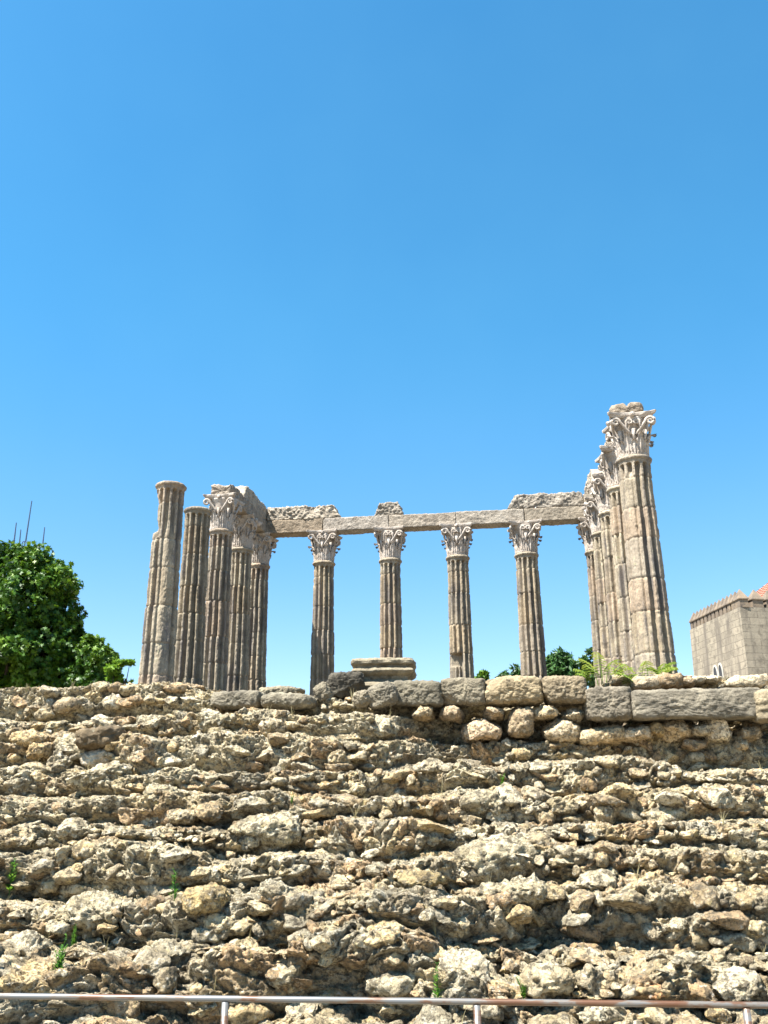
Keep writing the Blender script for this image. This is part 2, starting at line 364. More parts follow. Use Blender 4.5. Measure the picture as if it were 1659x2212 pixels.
cam.sensor_fit = 'VERTICAL'; cam.sensor_height = 36; cam.sensor_width = 27; cam.lens = 36 * FPX / 2212; cam.clip_end = 3000
co.matrix_world = Matrix.Translation((0, 0, EYE)) @ Matrix.Rotation(math.pi / 2 + PITCH, 4, 'X') @ Matrix.Rotation(-ROLL, 4, 'Z')
S.view_settings.view_transform = 'Standard'; S.view_settings.look = 'None'; S.view_settings.exposure = 2.0
S.cycles.max_bounces = 6; S.cycles.diffuse_bounces = 3; S.cycles.transparent_max_bounces = 4

# ------------------------------------------------------------------ ground
gx = np.array([-1500, -60, 0, 60, 1500.0]); gy = np.array([-200, 0, 60, 300, 2500.0])
GV = np.array([[x, y, 0] for y in gy for x in gx]); GF = [(j * 5 + i, j * 5 + i + 1, j * 5 + i + 6, j * 5 + i + 5) for j in range(4) for i in range(4)]
tag(mk('ground', GV, GF, M['ground'], smooth=False), kind='structure')

# ------------------------------------------------------------------ rubble wall (eroded stepped core of the podium)
E_ = np.array([math.cos(math.radians(-6)), math.sin(math.radians(-6))]); N_ = np.array([E_[1], -E_[0]])   # along the wall / outwards to the viewer
O_ = np.array([0.0, 13.0])
def wall_xy(u, n): return O_[0] + E_[0] * u + N_[0] * n, O_[1] + E_[1] * u + N_[1] * n
def to_u(x, y): return (x - O_[0]) * E_[0] + (y - O_[1]) * E_[1]
def to_n(x, y): return (x - O_[0]) * N_[0] + (y - O_[1]) * N_[1]
ZK = np.array([-2.10, -1.82, -1.57, -1.36, -1.10, -.82, -.535, -.25, 0.02, .34, .72, 1.10, 1.50]) + EYE      # tops of the courses
def n_line(z): return (1.5 + EYE - z) / .524
# crest height along the wall from the survey
crest_pts = [(-60, 1497), (0, 1496), (60, 1493), (170, 1492), (270, 1482), (330, 1476), (420, 1480), (450, 1498), (520, 1508), (690, 1516), (780, 1512), (860, 1515), (960, 1512), (1100, 1508), (1270, 1502), (1320, 1474), (1480, 1464), (1600, 1462), (1720, 1460)]
cu, cz = [], []
for px, py in crest_pts:
    y = 13.0 - .105 * (px - 829) / 829 * 6
    p = at_y(px, py, y); cu.append(to_u(p[0], p[1])); cz.append(p[2])
NU, NSEG = 1380, 42
U = np.linspace(-8.0, 7.8, NU); K = len(ZK)
def n1(seed, sc, amp, k): return amp * fbm(np.stack([U * sc, np.full(NU, k * 7.31), np.zeros(NU)], 1), 1.0, 3, seed)
zz, nn_ = [], []
right = 1 / (1 + np.exp(-(U - .35) * 5))          # the part under the ashlar course, cut back into a recess
for k in range(K):
    z = ZK[k] + (1.0 + .8 * (k < 6)) * (n1(11, .45, .075, k) + n1(12, 1.8, .045, k))
    if k == K - 1: z = np.interp(U, cu, cz) + n1(13, 3, .03, k)
    if k == K - 2: z = np.minimum(z, np.interp(U, cu, cz) - .12)
    zz.append(z)
profZ, profN = [], []
for k in range(K):
    zb = zz[k - 1] if k else np.full(NU, -.3)
    nb = n_line(.5 * (np.mean(ZK[k - 1]) if k else 0) + .5 * ZK[k]) + (1.0 + .5 * (k < 6)) * (n1(21, .45, .22, k) + n1(22, 1.6, .13, k))
    if ZK[k] > EYE + .5: nb = nb * (1 - right) + right * ({True: .60, False: .18}[ZK[k] < EYE + .9] + n1(23, 1.2, .10, k) - (.22 if k == K - 1 else 0))
    profZ += [zb + .015, zb + .4 * (zz[k] - zb), zz[k] - .02]
    profN += [nb - .10, nb + .04, nb - .01]
profZ.append(zz[-1] + .02); profN.append(profN[-1] - .6)
profZ.append(np.full(NU, EYE + 1.62)); profN.append(np.full(NU, -2.0))
profZ = np.array(profZ); profN = np.array(profN)
# sample: risers get more rows than treads
sj, sf = [], []
for i in range(len(profZ) - 1):
    c = {0: 26, 1: 40, 2: 22}[i % 3] if i < len(profZ) - 3 else 60
    if i < 3: c = 8
    sj += [i] * c; sf += list(np.arange(c) / c)
sj = np.array(sj); sf = np.array(sf)[:, None]
Z = profZ[sj] * (1 - sf) + profZ[sj + 1] * sf; Nn = profN[sj] * (1 - sf) + profN[sj + 1] * sf
def smooth_rows(A, w):
    k = np.hanning(w + 2)[1:-1]; k /= k.sum(); P = np.pad(A, ((w // 2, w // 2), (0, 0)), 'edge')
    return sum(k[i] * P[i:i + A.shape[0]] for i in range(w))
Z = smooth_rows(Z, 11); Nn = smooth_rows(Nn, 11)
baseZ, baseN = Z.copy(), Nn.copy()
UU = np.broadcast_to(U, Z.shape)
Sarc = np.cumsum(np.concatenate([np.zeros((1, NU)), np.hypot(np.diff(Z, axis=0), np.diff(Nn, axis=0) * .7)]), axis=0)
P3 = np.stack([UU, Nn * .8, Z], -1)
w1 = fbm(P3, 2.4, 3, 31); w2 = fbm(P3 + 9.3, 2.4, 3, 32)
A1 = worley2(UU + .09 * w1, Sarc + .05 * w2, .34, .185, 41)
A2 = worley2(UU + .05 * w2, Sarc + .03 * w1, .14, .095, 51)
A3 = worley2(UU, Sarc, .045, .035, 61)
def dome(A, k): return np.clip((A[1] - A[0]) / k, 0, 1) ** .55
mask = np.clip(.70 + 1.0 * fbm(P3 + 4.4, .9, 3, 71), .12, 1)               # stone here, packed mortar there
mask2 = np.clip(.5 + 1.1 * fbm(P3 - 2.4, 1.3, 3, 73), .15, 1)
h = mask * (dome(A1, .36) * (.04 + .09 * A1[2]) - .06)
h += mask2 * (dome(A2, .40) * (.018 + .055 * A2[2]) - .028) + .009 * dome(A3, .5) * mask
h += .085 * fbm(P3, 1.3, 3, 81) + .020 * (1 - 2 * np.abs(fbm(P3, 5, 3, 82, .6))) + .026 * fbm(P3, 15, 3, 86, .6) + .017 * fbm(P3, 36, 3, 83, .65)
pits = np.clip(fbm(P3 * np.array([.7, 1, 1.3]) + 3, 5, 3, 84) - .40, 0, 1); h -= .28 * pits
h = h.astype(np.float32)
fade = np.ones(Z.shape[0]); fade[-60:] = np.linspace(1, .35, 60); h = h * fade[:, None]
Z = Z + .45 * h; Nn = Nn + .9 * h
UUd = UU + .03 * fbm(P3 + 17, 6, 2, 85) * 1.0
X, Y = wall_xy(UUd, Nn)
NR = Z.shape[0]
idx = np.arange(NR * NU).reshape(NR, NU)
WF = np.stack([idx[:-1, :-1], idx[:-1, 1:], idx[1:, 1:], idx[1:, :-1]], -1).reshape(-1, 4)
tr = (A1[2] * 8.99).astype(int); tt = np.array(STONE_TINTS)[tr] * mask[..., None] + np.array([.50, .485, .45]) * (1 - mask[..., None])
tt = tt * (.86 + .28 * A2[2][..., None])
wall = empty('rubble_wall', (0, 9.5, 0))
wo_ = mk('rubble_core', np.stack([X, Y - 9.5, Z], -1).reshape(-1, 3), WF, M['rubble'], wall, True, tt.reshape(-1, 3))
tag(wall, 'tall sunlit tan rubble and mortar wall rising in eroded ledges below the temple', 'wall')

def wall_hit(px, py):
    """where the sight line through a surveyed point meets the undisplaced wall face"""
    r = ray(px, py); t = np.linspace(6.0, 13.2, 1500); x, y, z = r[0] / r[1] * t, t, r[2] / r[1] * t + EYE
    u = to_u(x, y); n = to_n(x, y); ui = np.clip(((u - U[0]) / (U[1] - U[0])).astype(int), 0, NU - 1)
    for i in range(len(t)):
        c = ui[i]; zc = baseZ[:, c]
        nb = np.interp(z[i], zc, baseN[:, c]) if z[i] < zc.max() - .05 else -9
        if n[i] <= nb: return np.array([x[i], y[i], z[i]])
    return np.array([x[-1], y[-1], z[-1]])

def boxed(px0, py0, px1, py1, y, depth):
    """centre and size of a stone whose face fills the surveyed rectangle, its face at world distance y"""
    a = at_y(px0, py1, y); b = at_y(px1, py0, y); c = (a + b) / 2; return c + np.array([0, depth / 2, 0]), np.array([abs(b[0] - a[0]), depth, abs(b[2] - a[2])])

WROT = math.radians(-6)
# ---- parts of the wall: the bigger stones bedded in its face
conspicuous = [  # x0 y0 x1 y1 tint
    (7, 1673, 68, 1721, 6), (98, 1623, 155, 1673, 3), (107, 1573, 155, 1618, 5), (450, 1690, 503, 1718, 0), (322, 1635, 360, 1660, 1),
    (95, 1680, 138, 1716, 2), (240, 1678, 281, 1713, 1), (440, 1965, 520, 2023, 1), (197, 1948, 260, 2010, 0), (165, 1900, 205, 1945, 6), (417, 1873, 485, 1913, 0),
    (1092, 1930, 1147, 1963, 7), (952, 2058, 1079, 2128, 6), (1079, 2073, 1128, 2108, 5), (1249, 2085, 1310, 2160, 3), (1307, 2093, 1337, 2136, 2),
    (1529, 2098, 1637, 2153, 6), (1522, 2176, 1580, 2210, 4), (1064, 2138, 1092, 2160, 8), (879, 2138, 915, 2158, 8), (944, 1985, 1009, 2028, 1), (1134, 2008, 1169, 2033, 8), (1146, 1968, 1177, 2000, 4),
    (300, 1545, 350, 1572, 0), (30, 1530, 80, 1560, 2), (560, 1555, 640, 1590, 3), (420, 1530, 480, 1560, 0), (745, 1575, 800, 1610, 1), (700, 1620, 760, 1655, 2), (590, 1640, 650, 1668, 0), (880, 1640, 960, 1675, 3), (860, 1600, 900, 1640, 2),
    (720, 1690, 790, 1725, 1), (620, 1735, 690, 1780, 0), (1040, 1740, 1110, 1775, 6), (1180, 1720, 1250, 1760, 1), (1300, 1690, 1370, 1735, 4), (1400, 1740, 1470, 1785, 0), (1520, 1700, 1600, 1750, 6), (1560, 1780, 1640, 1830, 0), (1130, 1800, 1200, 1845, 2), (900, 1790, 965, 1830, 0), (770, 1800, 830, 1840, 1), (560, 1800, 640, 1845, 6), (300, 1790, 360, 1830, 3), (120, 1770, 190, 1815, 0), (20, 1790, 90, 1835, 2), (1480, 1870, 1560, 1920, 1), (1250, 1880, 1330, 1935, 0), (700, 1890, 770, 1940, 2), (560, 1900, 640, 1950, 0), (60, 1900, 130, 1950, 4), (20, 2010, 110, 2070, 0), (280, 2060, 370, 2110, 6), (560, 2080, 660, 2140, 0), (700, 2070, 780, 2120, 2), (1380, 1990, 1450, 2030, 3), (1600, 1985, 1659, 2030, 1), (1460, 2060, 1520, 2100, 0), (400, 2160, 470, 2195, 1), (620, 2165, 690, 2200, 6), (60, 2165, 120, 2200, 6), (820, 2170, 880, 2205, 1), (1250, 2175, 1330, 2212, 0), (180, 2170, 250, 2205, 4), (1000, 1870, 1080, 1915, 3), (1300, 1800, 1370, 1840, 6), (480, 1740, 540, 1775, 1)]
for i, (a, b, c, d, ti) in enumerate(conspicuous):
    p = wall_hit((a + c) / 2, (b + d) / 2 * .7 + d * .3); y = p[1]
    q0 = at_y(a, d, y); q1 = at_y(c, b, y); sz = np.array([q1[0] - q0[0], .75 * (q1[0] - q0[0]) * .8 + .08, q1[2] - q0[2]]) * np.array([1.04, 1, 1.06])
    V, F = chip(sz, 300 + i, 5, 9 + i % 6, .10, rot=(.25 * math.sin(i * 1.7), .16 * math.sin(i * 2.3), .3 * math.sin(i)))
    mk('bedded_stone', V, F, M['rubble'], wall, True, np.array(STONE_TINTS[ti]) * 1.05, loc=((q0[0] + q1[0]) / 2, y + .02 - 9.5, (q0[2] + q1[2]) / 2))
# ---- and the countless small ones, one part
rnd = np.random.RandomState(5)
VV, FF, TT, nv = [], [], [], 0
risers = np.where((np.gradient(baseZ.mean(1)) > .4 * np.abs(np.gradient(baseN.mean(1)))))[0]; risers = risers[(risers > 20) & (risers < NR - 70)]
def lay(u, n, z, sz, seed, kind, tint, rot):
    global nv
    near = z < EYE - .3
    if kind == 0: V, F = chip(sz, seed, 4 if (near and sz[0] > .12) or sz[0] > .26 else 3, rnd.randint(9, 15), .07, rot)
    else: V, F = rock(sz, seed, rnd.choice([2.6, 3.4, 4.5]), 4 if near and sz[0] > .12 else 3, .12, .08, 9, rot)
    x, y = wall_xy(u, n); VV.append(V + np.array([x, y - 9.5, z])); FF.append(F + nv); nv += len(V); TT.append(np.tile(np.array(tint), (len(V), 1)))
seed_ = 1000
for k in range(1, K):
    rows = 3 if ZK[k] - ZK[k - 1] > .27 else 2
    for rw in range(rows):
        u = -7.7 + rnd.uniform(0, .3)
        while u < 7.5:
            c = min(NU - 1, int((u - U[0]) / (U[1] - U[0]))); H = zz[k][c] - zz[k - 1][c]; hr = H / rows
            w = float(np.clip(hr * math.exp(rnd.normal(.35, .45)), .07, .42)); hh_ = hr * rnd.uniform(.75, 1.25)
            z = zz[k - 1][c] + hr * (rw + .5) + rnd.normal(0, .025); uc = u + w / 2; u += w * rnd.uniform(.80, 1.02)
            if abs(uc) > 4.2 + 3.2 * z / 3.5 or rnd.rand() < .32: continue
            if uc > .5 and z > EYE + .74: continue
            if rnd.rand() < .5 * (fbm(np.array([[uc, z, 3.0]]), 1.1, 2, 77)[0] > .25): continue
            ic = min(NU - 1, int((uc - U[0]) / (U[1] - U[0]))); n = np.interp(z, baseZ[:, ic], baseN[:, ic]); seed_ += 1
            lay(uc, n + rnd.uniform(-.11, .035), z, (w * 1.08, w * .7 + .12, hh_), seed_, int(rnd.rand() < .15), np.array(STONE_TINTS[rnd.randint(9)]) * rnd.uniform(.85, 1.12), (rnd.normal(0, .14), rnd.normal(0, .16), rnd.normal(0, .35)))
for i in range(1300):        # chips lying on the ledges
    j = rnd.randint(30, NR - 62); c = rnd.randint(40, NU - 40)
    if abs(U[c]) > 4.2 + 3.2 * baseZ[j, c] / 3.5: continue
    w = min(.20, .055 * math.exp(rnd.normal(0, .5))); x, n = U[c], baseN[j, c] + .8 * h[j, c]
    lay(x, n, baseZ[j, c] + .4 * h[j, c], (w * 1.4, w * 1.2, w * .85), 7000 + i, 0, np.array(STONE_TINTS[rnd.randint(9)]) * rnd.uniform(.85, 1.15), (rnd.normal(0, .3), rnd.normal(0, .3), rnd.uniform(0, 6)))
tag(mk('small_stones', np.concatenate(VV), np.concatenate(FF), M['rubble'], wall, True, np.concatenate(TT)), kind='stuff')
VV, FF, nv = [], [], 0
for i in range(40):        # big conglomerate lumps that overhang their ledges
    j = rnd.choice(risers); c = rnd.randint(40, NU - 40)
    if abs(U[c]) > 4.3 + 3.2 * (baseZ[j, c] / 3.5) or (U[c] > .3 and baseZ[j, c] > EYE + .30): continue
    w = rnd.uniform(.22, .60); sz = np.array([w * rnd.uniform(1.1, 1.9), w, min(.34, w * rnd.uniform(.45, .8))])
    V, F = rock(sz, 5000 + i, box=rnd.choice([2.4, 3.2, 4.0]), sub=5, rough=.17, fine=.12, cuts=11, rot=(rnd.normal(0, .15), rnd.normal(0, .12), rnd.uniform(-.5, .5)))
    x, y = wall_xy(U[c], baseN[j, c] - w * .22)
    VV.append(V + np.array([x, y - 9.5, baseZ[j, c]])); FF.append(F + nv); nv += len(V)
tag(mk('mortar_lumps', np.concatenate(VV), np.concatenate(FF), M['rubble'], wall, True, (.50, .49, .46)), kind='stuff')

# ---- podium floor behind the crest
pc = [wall_xy(-9.0, -1.2), wall_xy(9.0, -1.2), (13.5, 36.0), (-10.0, 38.0)]
PV = [(x, y, z) for z in (0, EYE + 1.60) for x, y in pc]
mk_p = mk('terrace', PV, [(4, 5, 6, 7), (0, 1, 5, 4), (1, 2, 6, 5), (2, 3, 7, 6), (3, 0, 4, 7)], M['floor'], smooth=False)
tag(mk_p, kind='structure')

# ------------------------------------------------------------------ ashlar blocks and loose stones on the wall
def placed_rock(name, label, cat, group, bx, y, depth, mat, box=7, sub=5, rough=.06, fine=.03, seed=1, rot=(0, 0, 0), tint=(.5, .5, .5), cuts=4):
    c, s = boxed(*bx, y, depth)
    V, F = rock(s, seed, box, sub, rough, fine, cuts, rot)
    base = c - np.array([0, 0, s[2] / 2])
    o = mk(name, V + np.array([0, 0, s[2] / 2]), F, mat, None, True, tint, loc=base, rot=(0, 0, WROT))
    return tag(o, label, cat, group)
GA = 'grey granite blocks along the crest of the wall'
def yw(px, y0=12.05): return y0 - .105 * (px - 829) / 829 * 5.4
blocks = [
    ((454, 1491, 566, 1529), 12.25, .55, 6, 'long low dark grey slab, leftmost of the blocks on the wall crest', (.44, .44, .43), (0, 0, 0)),
    ((558, 1494, 682, 1529), 12.1, .6, 3.2, 'low grey slab with rounded ends tapering towards the dark square block', (.50, .50, .48), (0, .03, 0)),
    ((557, 1480, 655, 1501), 12.75, .5, 4, 'flat pale ridged slab lying behind the two low grey slabs', (.58, .57, .52), (0, 0, 0)),
    ((703, 1450, 783, 1506), 12.6, .7, 9, 'very dark squarish block left of the moulded base block', (.17, .17, .17), (0, -.05, .25)),
    ((679, 1472, 716, 1519), 12.4, .45, 3, 'small rough grey stone sloping at the foot of the very dark block', (.44, .43, .40), (0, -.5, 0)),
    ((793, 1473, 860, 1527), 12.05, .5, 3.4, 'grey wedge shaped stone with sloping top under the moulded base block', (.46, .46, .45), (0, -.25, 0)),
    ((763, 1490, 800, 1525), 12.0, .4, 3, 'small pale grey stone leaning on the wedge shaped stone', (.55, .53, .49), (0, -.3, 0)),
    ((850, 1468, 960, 1523), 11.9, .6, 9, 'dark grey block with softly rounded edges right of the wedge shaped stone', (.40, .40, .38), (0, .03, 0)),
    ((957, 1463, 1052, 1520), 11.9, .6, 9, 'grey block with chipped top directly below the notched column', (.47, .46, .43), (0, 0, 0)),
    ((1051, 1459, 1176, 1520), 11.85, .65, 6.5, 'large pale sandy rough block, lightest of the crest blocks', (.74, .66, .53), (0, -.02, 0)),
    ((1180, 1458, 1270, 1516), 11.85, .6, 8, 'brownish grey squarish block between the pale rough block and the sunken block', (.52, .47, .40), (0, .02, 0)),
    ((1277, 1481, 1368, 1553), 11.75, .6, 9, 'sunken grey block with rounded corners left of the very long block', (.46, .45, .44), (0, 0, 0)),
    ((1380, 1485, 1650, 1552), 11.6, .65, 11, 'very long flat grey ashlar block at the right of the crest', (.46, .46, .46), (0, 0, 0)),
    ((1648, 1489, 1760, 1558), 11.6, .65, 7, 'pale block cut by the right edge beside the very long block', (.62, .58, .50), (0, 0, 0)),
]
for i, (bx, y, dp, bxn, lab, ti, rt) in enumerate(blocks):
    yy = y - .105 * ((bx[0] + bx[2]) / 2 - 829) / 829 * 5.4 + (.0 if bx[0] < 840 else .32)
    if bxn > 10: yy += .06
    placed_rock('granite_block', lab, 'stone block', GA, bx, yy, dp, M['ashlar'], bxn, 6, .06 if bxn < 10 else .035, .06, 40 + i, rt, ti, cuts=2 if bxn < 10 else 0)
GS = 'loose stones bedded under the grey blocks'
row = [
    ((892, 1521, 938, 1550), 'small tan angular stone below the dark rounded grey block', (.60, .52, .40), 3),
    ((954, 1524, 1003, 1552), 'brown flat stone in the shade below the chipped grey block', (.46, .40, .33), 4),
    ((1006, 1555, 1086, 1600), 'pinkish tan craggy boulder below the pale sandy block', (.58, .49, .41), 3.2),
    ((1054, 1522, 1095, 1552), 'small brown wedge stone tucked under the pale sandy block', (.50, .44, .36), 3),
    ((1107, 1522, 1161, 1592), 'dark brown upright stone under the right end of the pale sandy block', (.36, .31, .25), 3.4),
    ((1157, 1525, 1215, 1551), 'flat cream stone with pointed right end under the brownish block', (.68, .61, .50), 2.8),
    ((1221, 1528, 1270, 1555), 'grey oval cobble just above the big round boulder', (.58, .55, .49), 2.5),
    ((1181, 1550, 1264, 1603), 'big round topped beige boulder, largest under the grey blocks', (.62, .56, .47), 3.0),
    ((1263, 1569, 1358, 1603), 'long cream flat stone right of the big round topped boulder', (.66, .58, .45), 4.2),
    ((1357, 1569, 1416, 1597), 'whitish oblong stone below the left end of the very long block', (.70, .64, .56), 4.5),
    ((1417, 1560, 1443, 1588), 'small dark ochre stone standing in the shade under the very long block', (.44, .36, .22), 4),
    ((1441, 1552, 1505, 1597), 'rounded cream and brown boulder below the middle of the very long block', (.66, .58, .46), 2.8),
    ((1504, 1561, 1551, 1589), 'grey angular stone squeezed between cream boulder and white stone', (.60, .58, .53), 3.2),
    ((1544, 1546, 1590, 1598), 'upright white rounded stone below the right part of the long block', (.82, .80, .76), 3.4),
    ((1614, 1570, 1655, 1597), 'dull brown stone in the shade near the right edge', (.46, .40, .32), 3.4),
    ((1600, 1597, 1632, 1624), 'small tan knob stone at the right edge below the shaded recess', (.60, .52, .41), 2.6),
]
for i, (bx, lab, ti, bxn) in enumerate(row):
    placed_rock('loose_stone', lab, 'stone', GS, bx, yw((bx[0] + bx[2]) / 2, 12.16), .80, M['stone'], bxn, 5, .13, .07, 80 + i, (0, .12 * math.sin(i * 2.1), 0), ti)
GC = 'loose rocks on top of the wall'
crest = [
    ((1376, 1456, 1441, 1487), 12.6, 'brown flat topped rock on the crest left of the crumbly rock', (.46, .41, .35), 3.4, .13),
    ((1425, 1452, 1481, 1486), 12.55, 'rust brown crumbly rock on the crest right of the fern like plants', (.34, .27, .20), 2.6, .22),
    ((1321, 1456, 1362, 1478), 12.8, 'small grey tan rock between the two clumps of fronds', (.56, .51, .43), 3, .13),
    ((1533, 1456, 1566, 1471), 12.6, 'smooth pale oval pebble in front of the twin arched window', (.72, .70, .64), 2.3, .05),
    ((1500, 1457, 1537, 1475), 12.65, 'grey angular rock left of the pale oval pebble', (.58, .56, .52), 3, .13),
    ((1578, 1454, 1664, 1488), 12.4, 'wide cream slab like rock below the tower corner', (.58, .54, .47), 2.8, .14),
    ((1478, 1462, 1508, 1480), 12.6, 'dark brown small rock right of the crumbly rock', (.38, .31, .24), 3, .15),
]
for i, (bx, y, lab, ti, bxn, rg) in enumerate(crest):
    placed_rock('loose_rock', lab, 'rock', GC, bx, y - .105 * ((bx[0] + bx[2]) / 2 - 829) / 829 * 5.4, .4, M['stone'], bxn, 4, rg, .06, 120 + i, (0, .1 * math.sin(i), 0), ti)
face = [
    ((163, 1615, 242, 1664), 'light grey speckled boulder, palest stone at the left of the wall', (1.15, 1.15, 1.15), 3.2, .55),
    ((158, 1568, 252, 1614), 'dark brown flat fronted slab just above the light grey boulder', (.34, .29, .23), 5.5, .55),
    ((10, 1578, 94, 1609), 'flat orange tan stone near the left edge above the tan block', (.58, .48, .35), 3, .5),
    ((52, 1600, 104, 1641), 'ochre tan angular stone left of the light grey boulder', (.52, .42, .30), 3.4, .45),
    ((354, 1744, 426, 1785), 'rounded cream boulder protruding below the middle ledges at left', (.58, .54, .47), 2.5, .4),
    ((417, 1734, 479, 1775), 'brown rounded boulder touching the cream boulder on its right', (.46, .38, .29), 2.7, .4),
    ((385, 1922, 482, 1974), 'flat ochre yellow layered stone low in the wall at left', (.58, .49, .33), 3.4, .4),
    ((863, 1884, 960, 1926), 'flat mustard brown lens shaped stone low in the middle of the wall', (.50, .43, .29), 2.5, .4),
    ((1143, 2092, 1250, 2161), 'big white angular rock just above the handrail', (.60, .57, .52), 2.8, .4),
    ((1401, 2137, 1443, 2164), 'small orange pink stone just above the handrail', (.68, .42, .28), 3, .3),
]
for i, (bx, lab, ti, bxn, dp) in enumerate(face):
    p = wall_hit((bx[0] + bx[2]) / 2, bx[3] - 6)
    placed_rock('boulder', lab, 'boulder', 'boulders set in the rubble wall', bx, p[1] - (.34 if i < 6 else .17), dp + (.15 if i < 6 else 0), M['rubble'] if i > 1 else M['ashlar'], bxn, 5, .14, .08, 150 + i, (0, .12 * math.sin(i * 3.0 + 1), 0), ti)

# moulded base block under the column
def moulded_block():
    c, s = boxed(760, 1420, 897, 1490, 13.2, .9)
    prof = [(0, .0), (.06, .02), (.09, .12), (.06, .22), (.0, .28), (-.03, .34), (-.02, .44), (.05, .52), (.085, .60), (.05, .68), (.0, .72), (0.02, .78), (.07, .82), (.08, .92), (.05, 1.0)]
    zs = np.linspace(0, 1, 60); off = np.interp(zs, [p[1] for p in prof], [p[0] for p in prof])
    n = 44; V = []; F = []
    per = []
    for e in range(4):
        for t in np.linspace(-1, 1, n, endpoint=False):
            per.append({0: (t, -1), 1: (1, t), 2: (-t, 1), 3: (-1, -t)}[e])
    per = np.array(per); pr = per / (np.abs(per) ** 14).sum(1)[:, None] ** (1 / 14)
    m = len(per)
    for z, o in zip(zs, off):
        V.append(np.stack([pr[:, 0] * (s[0] / 2 - .07 + o), pr[:, 1] * (s[1] / 2 - .07 + o), np.full(m, z * s[2])], 1))
    for i in range(len(zs) - 1):
        for j in range(m): F.append((i * m + j, i * m + (j + 1) % m, (i + 1) * m + (j + 1) % m, (i + 1) * m + j))
    V = np.concatenate(V); top = V[-m:].copy(); base_i = len(V)
    rings = [V]
    for q, sc in enumerate((.9, .75, .5, .25, .02)):
        T = top * np.array([sc, sc, 1]); rings.append(T)
        for j in range(m):
            a0 = (len(zs) - 1 + q) * m; a1 = a0 + m; F.append((a0 + j, a0 + (j + 1) % m, a1 + (j + 1) % m, a1 + j))
    V = np.concatenate(rings)
    d = fbm(V + 3, 3, 3, 7)[:, None] * .018 + fbm(V + 3, 20, 3, 8)[:, None] * .014
    nrm = V - np.array([0, 0, s[2] / 2]); nrm /= np.linalg.norm(nrm, axis=1)[:, None] + 1e-6
    o = mk('moulded_block', V + nrm * d, np.array(F), M['ashlar'], None, True, (.60, .58, .53), loc=c - np.array([0, 0, s[2] / 2]), rot=(0, 0, math.radians(-3)))
    tag(o, 'pale grey moulded base block with two rounded bands below the fourth column from right', 'stone block', GA)
moulded_block()

# ------------------------------------------------------------------ columns
TH = math.radians(-7.066); THL = math.radians(-7.984); OX, OY = -4.954, 32.597
e_ = np.array([math.cos(TH), math.sin(TH)]); nR = np.array([math.sin(TH), -math.cos(TH)]); nL = np.array([math.sin(THL), -math.cos(THL)])
ZTOP = 8.713 + EYE; ZBASE = EYE + 1.60; SHH = ZTOP - ZBASE
L5 = np.array([OX, OY]); posn = {'L5': L5}
for i in range(4): posn['B%d' % (i + 1)] = L5 + e_ * 2.609 * (i + 1)
posn['R5'] = L5 + e_ * 2.609 * 5 
for i in range(4):
    posn['R%d' % (4 - i)] = L5 + e_ * 2.609 * 5 + nR * 2.327 * (i + 1)
    posn['L%d' % (4 - i)] = L5 + nL * 2.310 * (i + 1)

